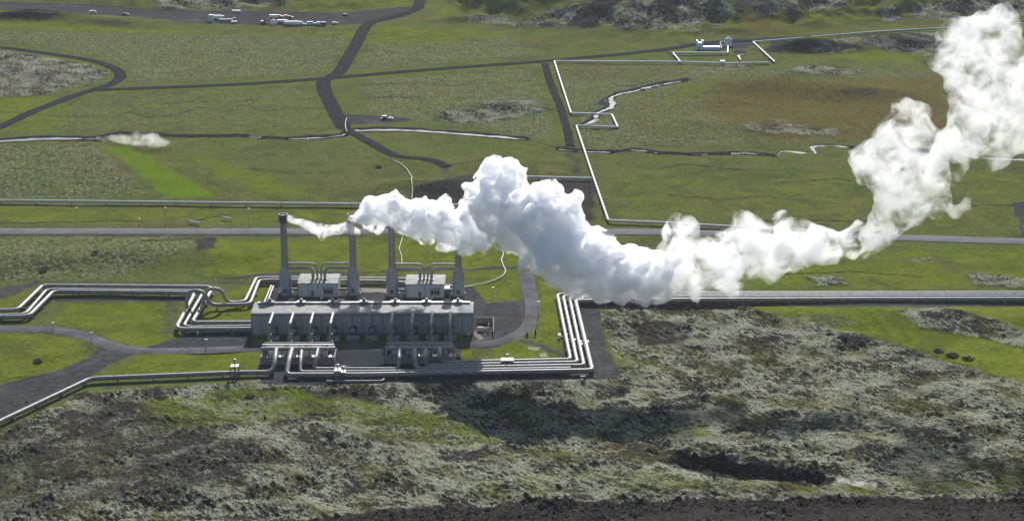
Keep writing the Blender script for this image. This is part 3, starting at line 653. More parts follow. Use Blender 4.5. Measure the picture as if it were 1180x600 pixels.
    c = N.mix(N.math('MULTIPLY', soft(bright, n_mx, .2, 1.0, 1.6), .7), c, bb)
    # dark rock, peat soil, and painted shade of the far stream banks
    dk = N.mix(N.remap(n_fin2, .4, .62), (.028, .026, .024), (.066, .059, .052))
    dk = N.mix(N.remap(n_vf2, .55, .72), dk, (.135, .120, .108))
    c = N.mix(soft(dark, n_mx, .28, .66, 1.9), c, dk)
    gv = N.mix(N.remap(n_fin, .3, .7), (.036, .036, .038), (.066, .065, .066))
    gv = N.mix(N.math('MULTIPLY', N.remap(n_mid, .5, .7), .5), gv, (.105, .10, .098))
    c = N.mix(soft(grav, n_fin2, .35, .65, .35), c, gv)
    c = N.mix(soft(pale, n_fin2, .3, .7, .5), c, N.mix(n_fin, (.17, .155, .125), (.31, .28, .22)))
    N.link(c, b.inputs['Base Color'])
    # surface relief
    h = N.math('ADD', N.math('MULTIPLY', n_fin2, .9), N.math('MULTIPLY', n_vf, .45))
    h = N.math('ADD', h, N.math('MULTIPLY', N.math('MULTIPLY', rk, lava), .45))
    h = N.math('ADD', h, N.math('MULTIPLY', n_vf2, .22))
    amp = N.math('ADD', .38, N.math('MULTIPLY', tuss, .35)); amp = N.math('ADD', amp, N.math('MULTIPLY', lava, .75)); amp = N.math('ADD', amp, N.math('MULTIPLY', dark, .8))
    amp = N.math('MULTIPLY', amp, N.remap(grav, .2, .8, 1, .22))
    bp = N.n('ShaderNodeBump'); bp.inputs['Strength'].default_value = 1.0; bp.inputs['Distance'].default_value = 1.0
    N.link(N.math('MULTIPLY', h, amp), bp.inputs['Height']); N.link(bp.outputs[0], b.inputs['Normal'])
    N.link(b.outputs[0], out.inputs['Surface'])
    return m

GR = [(.066, .082, .019), (.112, .116, .034), (.072, .108, .019), (.135, .132, .058), (.215, .215, .152), (.030, .032, .020)]
LV = [(.135, .138, .095), (.31, .32, .235), (.46, .465, .37)]
LU = [(.072, .104, .011), (.128, .145, .017), (.155, .164, .036)]

# ------------------------------------------------------------------ ribbons: roads and streams
def smooth_path(P, n=8):
    P = [np.array(p[:2], float) for p in P]
    P = [2 * P[0] - P[1]] + P + [2 * P[-1] - P[-2]]
    out = []
    for a, b, c, d in zip(P, P[1:], P[2:], P[3:]):
        for i in range(n):
            t = i / n
            out.append(.5 * (2 * b + (c - a) * t + (2 * a - 5 * b + 4 * c - d) * t * t + (3 * b - a - 3 * c + d) * t ** 3))
    out.append(P[-2])
    return out

def ribbon(name, pts, width, z, mat, rag=0.0, rel=None, taper=False):
    W = smooth_path([G(*p) for p in pts])
    # resample to even spacing
    Q = [W[0]]
    for p in W[1:]:
        while np.linalg.norm(p - Q[-1]) > 5: Q.append(Q[-1] + (p - Q[-1]) / np.linalg.norm(p - Q[-1]) * 4)
    Q.append(W[-1]); Q = np.array(Q)
    T = np.gradient(Q, axis=0); T /= np.linalg.norm(T, axis=1)[:, None] + 1e-9
    Nn = np.stack([-T[:, 1], T[:, 0]], -1)
    k = 5
    offs = np.linspace(-.5, .5, k)
    mb = MB(); vs = []
    for i, q in enumerate(Q):
        jl, jr = (RNG.normal(0, rag, 2) if rag else (0, 0))
        tp = min(1, (min(i, len(Q) - 1 - i) + 1) / 6) if taper else 1
        for j, o in enumerate(offs):
            w = o * width * tp + (jl if j == 0 else jr if j == k - 1 else 0)
            p = q + Nn[i] * w
            vs.append([p[0], p[1], 0])
    vs = np.array(vs)
    if rel: vs[:, 2] = np.maximum(terrain(vs[:, 0], vs[:, 1]), 0)
    crown = np.tile(.06 * (1 - (2 * offs) ** 2), len(Q)) if z > 0 else 0
    edge = np.tile(np.where(np.abs(offs) > .49, -.28 if z > 0 else 0, 0), len(Q))
    vs[:, 2] += z + crown + edge
    fs = [(i * k + j, i * k + j + 1, (i + 1) * k + j + 1, (i + 1) * k + j) for i in range(len(Q) - 1) for j in range(k - 1)]
    fs = [f[::-1] for f in fs]
    mb.add(vs, fs, True)
    o = mb.build(name, mat); o['kind'] = 'structure'
    return o

# ------------------------------------------------------------------ pipes
def pipeline(label, pts, r, name='pipeline', mat='pipe', bend=2.2, group=None, sup=14.0, sup_w=1.5, sides=12, cat='pipeline', sup_mat='concrete'):
    P = [G(*p) for p in pts]
    mb = MB()
    path = mb.tube(P, r, sides, bend)
    o = mb.build(name, M[mat])
    tag(o, label, cat, group)
    # joint bands and supports, every so many metres, on the level runs
    if sup:
        acc = sup * .5
        for a, b in zip(path, path[1:]):
            L = (b - a).length
            if L < 1e-4: continue
            d = (b - a) / L
            while acc < L:
                p = a + d * acc
                px, py = project(p.x, p.y, p.z)
                if abs(d.z) < .2 and p.z < 4 and -60 < px < 1240:
                    s = MB()
                    n = Vector((-d.y, d.x, 0)).normalized(); d2 = Vector((d.x, d.y, 0)).normalized()
                    def slab(hw, hd, z0, z1):
                        q = [p + n * sx * hw + d2 * sy * hd for sx, sy in ((-1, -1), (1, -1), (1, 1), (-1, 1))]
                        vs = [(v.x, v.y, z0) for v in q] + [(v.x, v.y, z1) for v in q]
                        s.add(vs, [(3, 2, 1, 0), (4, 5, 6, 7), (0, 1, 5, 4), (1, 2, 6, 5), (2, 3, 7, 6), (3, 0, 4, 7)])
                    slab(r * sup_w, .35, -.9, max(.1, p.z - r - .25)); slab(r * .55, .25, max(.1, p.z - r - .25), p.z - r * .7)
                    s.build('support', M[sup_mat], o)
                acc += sup
            acc -= L
    return o

# ------------------------------------------------------------------ the plant
PROT = R(.8)          # the plant's long axis
def local_base(px, py): return G(px, py)

def hall():
    o = local_base(291, 386)
    L = (G(544.5, 385.4) - o).length
    root = empty('turbine_hall', o, math.atan2((G(544.5, 385.4) - o).y, (G(544.5, 385.4) - o).x),
                 label='long low grey turbine hall with panelled wall and pale metal roof', cat='building')
    D, Hh = 14.5, 9.2
    w = MB(); w.box(0, L, 0, D, -.5, Hh)
    w.build('wall', M['cladding'], root)
    f = MB(); f.prism([(-.25, Hh), (-.3, Hh + .35), (.5, Hh + .75), (D - 3.2, Hh + 1.1), (D + .2, Hh + .9), (D + .3, Hh)], -.35, L + .35)
    roof = f.build('roof', M['roof'], root)
    p = MB()
    p.box(1.2, L - 1.2, D - 3.0, D - 1.4, Hh + 1.0, Hh + 1.75)
    p.build('ridge_duct', M['steel'], roof)
    px0 = [315.9, 350, 385, 418, 451, 485, 518]
    for k in range(7):
        x = 6.5 + k * (L - 13) / 6
        v = MB(); v.box(x - 1.9, x + 1.9, D - 3.6, D - .9, Hh + 1.02, Hh + 2.2); v.lathe([(.7, 2.2), (.7, 2.9), (.9, 2.95), (.9, 3.2), (.1, 3.4)], (x, D - 2.2, Hh), 12)
        v.build('roof_vent', M['steel'], roof)
    # bay posts and gutter
    nb = 22
    for k in range(nb + 1):
        x = L * k / nb
        q = MB(); q.box(x - (.32 if k % 2 == 0 else .16), x + (.32 if k % 2 == 0 else .16), -.16, .1, -.4, Hh - .02)
        q.build('pilaster', M['steel'], root)
    g = MB(); g.box(0, L, -.42, -.26, Hh - .3, Hh + .02); g.build('gutter', M['steel'], root)
    b = MB(); b.box(0, L, -.2, .08, -.3, .9); b.build('plinth', M['concrete'], root)
    for x in (L * .347, L * .742):
        d = MB(); d.box(x - .8, x + .8, -.14, .04, .92, 4.2); dr = d.build('door', M['dark_steel'], root)
        h = MB(); h.box(x + .45, x + .55, -.26, -.14, 2.2, 2.6); h.build('handle', M['steel'], dr)
    return root, L
HALL, HALLL = hall()
HM = HALL.location.copy(); HROT = HALL.rotation_euler[2]
def hp(x, y, z=0):
    c, s = math.cos(HROT), math.sin(HROT)
    return Vector((HM.x + c * x - s * y, HM.y + s * x + c * y, z))
S_H = ppm(386)
UNITX = [(p - 291) / S_H for p in (316.5, 339.7, 362.5, 385.2, 407.5, 429.3, 453.5, 476.5, 498.5, 519.5)]
ORD = ['first', 'second', 'third', 'fourth', 'fifth', 'sixth', 'seventh', 'eighth', 'ninth', 'tenth']
for i, x in enumerate(UNITX):
    tall = i not in (4, 5)
    lab = ('%s condenser from the left along the hall front, with tall gantry pipe' % ORD[i]) if tall else \
          ('bare condenser drum without gantry pipe, %s of the middle pair' % ('left' if i == 4 else 'right'))
    root = empty('condenser', hp(x, -.3), HROT, label=lab, cat='condenser', group='condensers along the front of the hall')
    m = MB(); m.tube([(0, .2, 3.1), (0, -3.6, 3.1)], 1.35, 18); m.tube([(0, -.4, 3.1), (0, -.8, 3.1)], 1.6, 18); m.tube([(0, -2.6, 3.1), (0, -2.9, 3.1)], 1.6, 18)
    m.build('drum', M['dark_steel'], root)
    m = MB(); m.tube([(0, -3.6, 3.1), (0, -3.9, 3.1), (0, -4.2, 3.1)], 1, 18, radii=[1.25, 1.1, .5]); m.build('end_cap', M['pipe'], root)
    m = MB(); m.box(-2.7, 2.7, -6.8, -3.2, -.4, 1.25); m.build('plinth', M['concrete'], root)
    m = MB(); m.box(-1.1, -.7, -3.4, -1.0, 1.25, 2.4); m.box(.7, 1.1, -3.4, -1.0, 1.25, 2.4); m.box(-1.3, 1.3, -3.4, -1.0, -.3, 1.2); m.build('saddle', M['dark_steel'], root)
    if tall:
        m = MB(); m.tube([(0, -1.5, 3.6), (0, -1.5, 10.9), (0, -17, 10.9), (0, -17, .2)], .62, 14, .9); pp = m.build('gantry_pipe', M['pipe'], root)
        for z in (1.6, 3.4, 6.5):
            m = MB(); m.tube([(0, -17, z), (0, -17, z + .22)], .85, 14); m.build('flange', M['steel'], pp)
        m = MB(); m.box(-.12, .12, -16.35, -2.1, 10.0, 10.2); m.box(-.1, .1, -16.6, -16.3, 4, 10.3); m.build('bracing', M['dark_steel'], root)

def stack(px, py, which, hh):
    root = empty('steam_stack', G(px, py), 0, label=which, cat='chimney', group='steam stacks behind the hall')
    m = MB(); m.lathe([(3.5, -.5), (3.5, .55), (3.0, .6)], n=28); m.build('footing', M['concrete'], root)
    m = MB(); m.lathe([(2.95, .6), (3.05, .7), (3.05, 1.1), (2.8, 1.2), (2.8, 8.6), (2.75, 9.0), (1.62, 13.0), (1.55, 13.4)], n=28); base = m.build('base_drum', M['stack'], root)
    m = MB(); m.box(-.7, .7, -2.95, -2.7, .7, 3.0); m.build('hatch', M['dark_steel'], base)
    m = MB(); m.lathe([(1.55, 13.4), (1.5, hh - 4.2)], n=24, cap=False); sh = m.build('shaft', M['stack'], root)
    for z in (18, 24, 30):
        if z < hh - 5:
            m = MB(); m.lathe([(1.5, z), (1.66, z), (1.66, z + .25), (1.5, z + .25)], n=24); m.build('ring', M['steel'], sh)
    m = MB(); m.lathe([(1.52, hh - 4.2), (2.0, hh - 3.6), (2.05, hh - .3), (2.15, hh - .25), (2.15, hh), (1.85, hh), (1.85, hh - 3)], n=24, cap=False); m.build('crown', M['dark_steel'], root)
    m = MB()
    m.box(1.62, 1.68, -.28, -.22, 13, hh - 4); m.box(1.62, 1.68, .22, .28, 13, hh - 4)
    z = 13.2
    while z < hh - 4: m.box(1.62, 1.68, -.25, .25, z, z + .05); z += .45
    m.build('ladder', M['dark_steel'], root)
    return root
STK = [(329.4, 337.8), (407.6, 337.8), (452.4, 338.6), (528.4, 338.6)]
stack(*STK[0], 'leftmost grey steel stack, thin ribbon of steam leaving its top', 38)
stack(*STK[1], 'grey steel stack right of the left valve house, top vanishing into white steam', 38)
stack(*STK[2], 'grey steel stack left of the right valve house, below the thick plume', 38)
stack(*STK[3], 'rightmost grey steel stack, its upper half hidden by steam', 38)

def valve_house(x0, x1, py, sl, sr, label):
    o = G(x0, py); w = (x1 - x0) / ppm(py)
    root = empty('valve_house', o, PROT * 0, label=label, cat='building', group='valve houses between the stacks')
    D, Hh = 14.0, 6.3
    m = MB(); m.box(0, w, 0, D, -.5, Hh); m.build('wall', M['cladding_light'], root)
    m = MB(); m.prism([(-.3, Hh), (-.3, Hh + .35), (D * .5, Hh + .8), (D + .3, Hh + .35), (D + .3, Hh)], -.3, w + .3); m.build('roof', M['roof'], root)
    m = MB(); m.box(w * .50 - .12, w * .50 + .12, -.12, .1, 0, Hh - .03); m.box(-.1, .14, -.12, .1, 0, Hh - .03); m.box(w - .14, w + .1, -.12, .1, 0, Hh - .03); m.build('pilaster', M['steel'], root)
    x = w * .36
    m = MB(); m.box(x - .6, x + .6, -.1, .05, .1, 2.9); d = m.build('door', M['dark_steel'], root)
    m = MB(); m.box(x + .35, x + .43, -.2, -.1, 1.2, 1.6); m.build('handle', M['steel'], d)
    x = w * .76
    m = MB(); m.box(x - 2.3, x + 2.3, -.12, .05, .9, 4.9); d = m.build('gate', M['steel'], root)
    for k in (-1, 0, 1):
        m = MB(); m.box(x + k * 1.3 - .45, x + k * 1.3 + .45, -.17, -.11, 1.9, 3.3); m.build('pane', M['glass'], d)
    m = MB(); m.box(0, w, -.14, .05, -.3, .35); m.build('plinth', M['concrete'], root)
    # the loops of pipe from both stacks down through the roof
    base = {0: G(*STK[sl]), 1: G(*STK[sr])}
    for side, st in base.items():
        sx = st.x - o.x; yy = st.y - o.y
        sg = 1 if side == 0 else -1
        ends = (w * .46, w * .36) if side == 0 else (w * .56, w * .66)
        for (z, ex, r, oy) in ((14.1, ends[0], .52, 1.0), (12.4, ends[1], .72, -.6)):
            m = MB(); m.tube([(sx + sg * 1.45, yy + oy, z), (ex, yy + oy, z), (ex, yy + oy, Hh - .1)], r, 12, 3.2 if r > .5 else 1.6); p = m.build('roof_pipe', M['pipe'], root)
            m = MB(); m.lathe([(r * 1.5, Hh + .2), (r * 1.5, Hh + 1.1)], (ex, yy + oy, 0), 12); m.build('collar', M['steel'], p)
        m = MB(); m.tube([(sx + sg * 2.6, yy - .8, 2.3), (0 if side == 0 else w, yy - .8, 2.3)], .6, 12); m.build('base_pipe', M['pipe'], root)
    return root
valve_house(344, 389.3, 341.8, 0, 1, 'small pale metal building between the two left stacks, door and dark gate in front')
valve_house(468, 512, 342.8, 2, 3, 'small pale metal building between the two right stacks, blue container behind it')

# blue container
c = G(514.3, 337.6)
root = empty('shipping_container', c, 0, label='small bright blue container beside the right valve house', cat='container')
m = MB(); m.box(-1.5, 1.5, -1.5, 1.5, .15, 2.8)
for k in range(9): m.box(-1.45 + k * .34, -1.32 + k * .34, -1.56, -1.5, .3, 2.6)
m.build('body', M['blue_paint'], root)
m = MB(); m.box(-1.55, 1.55, -1.58, 1.58, 2.78, 2.95); m.build('roof', M['pale_blue'], root)
m = MB(); m.box(-1.4, -1.0, -1.4, 1.4, -.1, .15); m.box(1.0, 1.4, -1.4, 1.4, -.1, .15); m.build('skid', M['dark_steel'], root)

# heat exchanger racks in front
def rack(x0, x1, py, label):
    o = G(x0, py); w = (x1 - x0) / ppm(py)
    root = empty('exchanger_rack', o, HROT * .5, label=label, cat='pipe rack', group='heat exchanger racks before the hall')
    m = MB(); m.box(-1.2, w + 1.2, -3.4, -2.8, -.6, 3.1); m.box(-1.2, -.6, -2.8, 8, -.6, 3.1); m.box(w + .6, w + 1.2, -2.8, 8, -.6, 3.1); m.build('retaining_wall', M['concrete'], root)
    m = MB(); m.box(-.6, w + .6, -2.75, 8, -.5, .05); m.build('slab', M['dark_steel'], root)
    m = MB(); m.tube([(-1.0, 0, 5.6), (w + .6, 0, 5.6)], .85, 16); m.build('header_pipe', M['pipe'], root)
    m = MB(); m.tube([(-.4, 6, 5.9), (w, 6, 5.9)], .5, 12); m.build('rear_header_pipe', M['pipe'], root)
    n = 6
    for k in range(n + 1):
        x = w * k / n
        m = MB(); m.box(x - .2, x + .2, -.35, .35, 0, 4.8); m.box(x - .2, x + .2, 5.6, 6.3, 0, 5.4); m.box(x - .15, x + .15, -.2, 6, 4.3, 4.7); m.build('post', M['dark_steel'], root)
    for k in range(4):
        x = w * (k + .55) / 4.2
        m = MB(); m.tube([(x - 2.0, 3, 2.3), (x + 2.0, 3, 2.3)], 1.2, 16); m.tube([(x - 2.3, 3, 2.3), (x - 2.0, 3, 2.3)], 1.35, 16); m.box(x - 1.2, x - .8, 2, 4, 0, 1.4); m.box(x + .8, x + 1.2, 2, 4, 0, 1.4)
        m.build('exchanger', M['white_paint'], root)
        m = MB(); m.tube([(x + 1.4, 3, 3.2), (x + 1.4, 3, 5.2), (x + 1.4, .5, 5.4)], .35, 10, .6); m.build('riser', M['pipe'], root)
    for k in range(5):
        x = w * (k + .3) / 5
        m = MB(); m.tube([(x, 0, 5.2), (x, 0, 1.6), (x, 2.2, 1.2)], .3, 10, .6); m.build('drain_pipe', M['pipe'], root)
    m = MB(); m.tube([(0, -1.7, 1.2), (w, -1.7, 1.2)], .38, 10); m.build('condensate_pipe', M['pipe'], root)
    m = MB(); m.box(-.8, w + .4, 2.0, 2.9, 6.6, 6.8); m.build('cable_tray', M['dark_steel'], root)
    m = MB(); m.box(-.9, w + .6, 4.4, 5.4, 4.75, 4.9); m.build('walkway', M['steel'], root)
    m = MB()
    for k in range(9): m.box(w * k / 8 - .04, w * k / 8 + .04, 7.6, 7.7, 3.1, 4.3)
    m.box(0, w, 7.6, 7.7, 4.2, 4.3); m.box(0, w, 7.6, 7.7, 3.7, 3.76); m.build('railing', M['white_paint'], root)
    return root
rack(304.5, 383.5, 416.5, 'left heat exchanger rack, header pipe above a concrete basin left of the bare yard')
rack(447, 522, 415.8, 'right heat exchanger rack, header pipe above a concrete basin right of the bare yard')

# pipe bundles --------------------------------------------------------------
Z = 1.7
BG = 'parallel pipelines running from the racks round the corner to the right'
pipeline('innermost pipe of the right-hand bundle, first to turn beside the grass', [(506.5, 402, 6.3), (507, 409, 6.0), (508.5, 417.5, Z), (657.5, 414.4, Z), (642.3, 339.6, Z), (780, 337.8, Z), (1000, 337.6, Z), (1500, 337, Z)], .85, group=BG)
pipeline('second pipe of the right-hand bundle counted from the grass side', [(490.5, 402, 6.3), (489.5, 412, 5.4), (490.5, 421.2, Z), (665.3, 417.5, Z), (649, 341.6, Z), (780, 340, Z), (1000, 339.6, Z), (1500, 339, Z)], .85, group=BG)
pipeline('third pipe of the right-hand bundle counted from the grass side', [(478, 402, 6.3), (478, 413, 5.2), (480, 424.3, Z), (673, 421, Z), (656.3, 343.7, Z), (780, 342.2, Z), (1000, 341.6, Z), (1500, 341.2, Z)], .85, group=BG)
pipeline('outermost pipe of the right-hand bundle, turning at the sharp lower corner', [(336.5, 402, 6.2), (333, 415, 5.0), (330, 431.8, Z), (420, 431.6, Z), (682.6, 426.8, Z), (663.2, 346.6, Z), (780, 345.4, Z), (1000, 344.6, Z), (1500, 344.2, Z)], 1.0, group=BG)
pipeline('pipe ending in an open stub beside the lower right bend', [(347.5, 404, 5.8), (346.5, 415, 4.5), (345.5, 428.4, Z), (420, 428.2, Z), (657.5, 424.2, Z)], .75, bend=2)
pipeline('pipe linking both exchanger racks along the front of the bare yard', [(366.5, 402, 6.3), (364, 413, 5.2), (361.5, 424.8, Z), (459.0, 424.9, Z), (460, 413, 5.2), (460.2, 402, 6.3)], .75, bend=2)
pipeline('lone pipe leaving the left rack and bending along the black gravel road', [(318.3, 402, 6.3), (317, 414, 5.0), (314.5, 428.6, Z), (270, 429.3, Z), (112, 435.8, Z), (102, 437.3, Z), (0, 485.5, Z), (-160, 562, Z)], .95, bend=3.5)
pipeline('thin short pipe lying along the gravel below the yard', [(376, 439, .8), (440, 438.6, .8), (443, 436.2, .8)], .4, bend=1, sup=10)
# left bundles
LG = 'insulated pipelines crossing the grass left of the hall'
pipeline('upper left pipeline, the rearmost, running to the crossing loops', [(-200, 358.5, Z), (0, 357.6, Z), (20, 357.2, Z), (48, 330.2, Z), (56, 329.0, Z), (240, 330.6, Z), (244.5, 333.4, Z), (222, 370, Z), (226, 371.8, Z), (292, 371.6, Z)], .95, bend=4, group=LG)
pipeline('middle left pipeline, half hidden behind the front one', [(-200, 364.4, Z), (0, 363.2, Z), (29, 362.4, Z), (53, 334.8, Z), (63, 333.4, Z), (230, 335.2, Z), (233.5, 338, Z), (212, 374.8, Z), (218, 377, Z), (292, 375.8, Z)], .8, bend=4, group=LG)
pipeline('front left pipeline, the nearest of the three to the plant road', [(-200, 366.4, Z), (0, 365.4, Z), (33, 364.6, Z), (60, 337.3, Z), (68, 335.6, Z), (218, 337.4, Z), (223.5, 340, Z), (203.6, 376.6, Z), (208, 379.4, Z), (292, 379, Z)], 1.0, bend=4, group=LG)
pipeline('nearer looping pipe rising over the left diagonals then running to the first stack', [(215, 356.5, Z), (215.7, 335.0, 8.6), (235, 335.0, 8.8), (242, 351.5, 1.7), (288, 350.6, 1.7), (298.5, 323.6, 1.7), (310, 322.8, 1.7), (440, 323.8, 1.7), (480, 327, 1.7), (537, 331.4, 1.7)], .85, bend=4, sup=16)
pipeline('farther looping pipe rising over the left diagonals then running behind the first stack', [(234, 352, Z), (236.4, 332.8, 8.6), (254.5, 332.4, 8.8), (261.5, 348.8, 1.7), (282, 347.9, 1.7), (295, 320.9, 1.7), (304, 320, 1.7), (440, 321.0, 1.7), (500, 322, 1.7)], .8, bend=4, sup=16)
pipeline('slim service pipe beside the yard behind the hall', [(312.5, 329, 1.2), (303, 352, 1.2)], .45, bend=1, sup=8)
pipeline('second slim service pipe beside the yard behind the hall, nearer the stack', [(315, 329.6, 1.2), (306.5, 352, 1.2)], .45, bend=1, sup=8)
# pipelines on the plain
pipeline('long straight pale pipeline on low blocks behind the main road', [(-300, 229.5, 1.4), (0, 231.2, 1.4), (200, 233.2, 1.4), (420, 235.4, 1.4), (560, 236.6, 1.4)], .75, mat='pipe_white', bend=3, sup=19)
WG = 'white pipelines zigzagging across the far plain'
pipeline('white pipeline zigzagging from the far plain over the stream to the road', [(832, 73, 1.2), (785, 71.6, 1.2), (638.7, 70.7, 1.2), (658, 130.7, 1.2), (705, 132, 1.2), (712, 146.7, 1.2), (664, 145, 1.2), (682.7, 201, 1.2), (701, 254, 1.2), (760, 256.4, 1.2), (850, 261.5, 1.2), (960, 267, 1.2)], .68, mat='pipe_white', bend=1.5, sup=24)
pipeline('short white pipeline angling from the pump station tank to the long one', [(784, 71.4, 1.2), (775.3, 61, 1.2), (838.7, 61.2, 1.2), (838.9, 51.5, 1.2)], .7, mat='pipe_white', bend=1.2, sup=20)
pipeline('white pipeline continuing east from the small junction box', [(834, 73.2, 1.2), (886, 72.2, 1.2)], .6, mat='pipe_white', bend=1.2, sup=20)
pipeline('white pipeline climbing along the hill foot at upper right', [(893, 71.8, 1.2), (867.5, 48.4, 1.2), (900, 45.9, 1.2), (938, 42.4, 1.2), (1012, 36.6, 1.4), (1085, 32.5, 1.6), (1180, 27, 2.0), (1400, 14, 3)], .66, mat='pipe_white', bend=1.5, sup=24)
pipeline('white pipe branch reaching west behind the tall plume', [(681.8, 205.6, 1.2), (615, 203.9, 1.2), (546, 203.7, 1.2), (546, 229.5, 1.2)], .62, mat='pipe_white', bend=1.5, sup=20)
pipeline('short white side branch ending before the plume', [(543, 216, 1.0), (552, 216, 1.0)], .45, mat='pipe_white', sup=0)
HG = None
def hose(label, pts, r=.2):
    W = [G(*p, .4) for p in pts]
    S = smooth_path([(w.x, w.y) for w in W], 6)
    m = MB(); zt = terrain(np.array([q[0] for q in S]), np.array([q[1] for q in S])); m.tube([(q[0], q[1], float(z_) + .5) for q, z_ in zip(S, zt)], r, 8); o = m.build('hose', M['pipe_white']); tag(o, label, 'hose'); return o
hose('pale hose winding down the meadow from the gravel track', [(452, 185), (459, 187), (468, 194), (472, 200), (475, 206), (474, 212), (475.2, 222), (474.5, 229)])
hose('thin white hose curving through grass behind the third stack', [(464, 273), (461.5, 281), (460.3, 287), (462.5, 294), (463.3, 304)], .18)
hose('white hose snaking from under the plume to the stacks', [(578, 288), (580, 293), (578, 299), (580, 306), (582.4, 312), (580, 317), (572, 321.5), (560, 325.5), (548, 328), (535, 331)], .27)
hose('short white hose crossing the gravel fork by the stream', [(399.5, 136), (398.2, 141), (398.3, 147), (400, 151.5)], .2)

# vent pipe in the steam to the right
m = MB(); a = G(802, 337.5, 1.5); b_ = GY(794.5, 322, a.y + 6); m.tube([a, b_], .45, 10); tag(m.build('vent_pipe', M['pipe_white']), 'pale slanting vent pipe rising out of the right bundle inside the steam', 'vent pipe')
m = MB(); a = G(768, 276, .2); b_ = GY(765, 268, a.y + 2); m.tube([a, b_], .45, 10); tag(m.build('vent_pipe', M['pipe_white']), 'short pale vent pipe by the main road inside the steam', 'vent pipe')

# valve frames
def valve_frame(px, py, label, w=3.0, h=5.5):
    root = empty('valve_station', G(px, py), HROT, label=label, cat='valve')
    m = MB()
    for x in (-w / 2, w / 2):
        for y in (-1.6, 1.6): m.box(x - .14, x + .14, y - .14, y + .14, -.4, h * .62)
    m.box(-w / 2, w / 2, -1.7, 1.7, h * .6, h * .66); m.build('frame', M['dark_steel'], root)
    m = MB(); m.lathe([(.75, .6), (.95, .65), (.95, 1.2), (.5, 1.6), (.35, 2.4), (.35, h * .62)], n=14); m.build('valve_body', M['steel'], root)
    m = MB(); m.tube([(0, 0, h * .62), (0, 0, h)], .16, 8); m.lathe([(.1, h), (.75, h), (.75, h + .18), (.1, h + .18)], n=16); m.build('handwheel', M['dark_steel'], root)
    m = MB(); m.box(-w * .5, w * .5, -1.2, 1.2, -.4, .55); m.build('plinth', M['concrete'], root)
    return root
valve_frame(271, 434, 'dark valve stand straddling the lone pipe left of the racks', 3.4, 7.5)
valve_frame(389.5, 436, 'dark valve stand at the left end of the front bundle', 2.6, 6)
valve_frame(396, 436, 'second dark valve stand at the left end of the front bundle, nearer the yard', 2.0, 5)
valve_frame(584.5, 423, 'dark valve stand over the front bundle beside the small grass islet', 5.0, 5.5)
# small pad and pipes at the east end of the hall
o = G(549, 381)
root = empty('fenced_pen', o, HROT, label='low concrete pen with a tank at the right end of the hall', cat='pen')
m = MB(); m.box(0, 7.5, 10.5, 10.8, -.4, 2.6); m.box(7.2, 7.5, -8, 10.5, -.4, 2.6); m.build('wall', M['concrete'], root)
m = MB(); m.tube([(.4, 0, 1.1), (3.2, 0, 1.1)], .8, 14); m.box(.8, 1.2, -.6, .6, -.3, .5); m.box(2.4, 2.8, -.6, .6, -.3, .5); m.build('tank', M['white_paint'], root)
m = MB(); m.tube([(3.4, 1, 1), (5.4, 1, 1), (5.4, 1, 3)], .25, 8, .4); m.build('pipe_stub', M['white_paint'], root)
# little gate by the left yard
a = G(227.5, 386.5); b2 = G(231.5, 376.5)
d = (b2 - a); root = empty('barrier', a, math.atan2(d.y, d.x), label='white railing beside the left yard under the pipes', cat='railing')
m = MB(); L = d.length
for k in range(6): m.box(L * k / 5 - .09, L * k / 5 + .09, -.09, .09, -.2, 1.3)
m.build('post', M['white_paint'], root)
m = MB(); m.box(0, L, -.08, .08, 1.2, 1.4); m.box(0, L, -.06, .06, .6, .74); m.build('rail', M['white_paint'], root)

# lamp posts
def lamp(px, py, h, label, arm=.9):
    root = empty('lamp_post', G(px, py), 0, label=label, cat='lamp post', group='lamp posts along the roads and yard')
    m = MB(); m.lathe([(.22, -.3), (.2, .8), (.13, .9), (.08, h)], n=8); m.build('pole', M['steel'], root)
    m = MB(); m.box(-.28, arm, -.28, .28, h, h + .26); m.build('lamp_head', M['white_paint'], root)
for px, py, h, lab in [
    (89, 261, 10, 'lamp post left of the main road, first from the left edge'), (191, 261, 10, 'lamp post beside the main road above the pale pipeline bend, second from the left edge'),
    (287, 262, 10, 'lamp post beside the main road nearest the leftmost stack'), (105.3, 396, 5, 'lamp post on the curve of the plant road'),
    (237.2, 404, 5, 'lamp post in front of the left gravel yard'), (61, 382, 4, 'lamp post beside the plant road near the pipe bend'),
    (370.2, 352, 3.5, 'short lamp post in the yard before the left valve house'), (497, 352, 3.5, 'short lamp post in the yard before the right valve house'),
    (567.5, 343, 5, 'lamp post on the grass right of the rightmost stack'), (620, 366, 7.5, 'lamp post on the grass beside the plant spur road'),
    (539, 394, 3.5, 'short lamp post near the right end of the hall'), (160.5, 260.5, 4, 'small post beside the ditch at the main road')]:
    lamp(px, py, h, lab)
for px, py, h, lab in [(617, 384.5, 2.4, 'black hydrant on the grass inside the road bend'), (607.5, 386.5, 1.8, 'smaller black hydrant nearer the gravel turning area')]:
    root = empty('hydrant', G(px, py), 0, label=lab, cat='hydrant')
    m = MB(); m.lathe([(.55, -.2), (.55, .3), (.32, .4), (.3, h * .7), (.5, h * .75), (.5, h * .9), (.2, h)], n=12); m.build('body', M['black'], root)
    m = MB(); m.tube([(-.7, 0, h * .6), (.7, 0, h * .6)], .16, 8); m.build('outlet', M['dark_steel'], root)

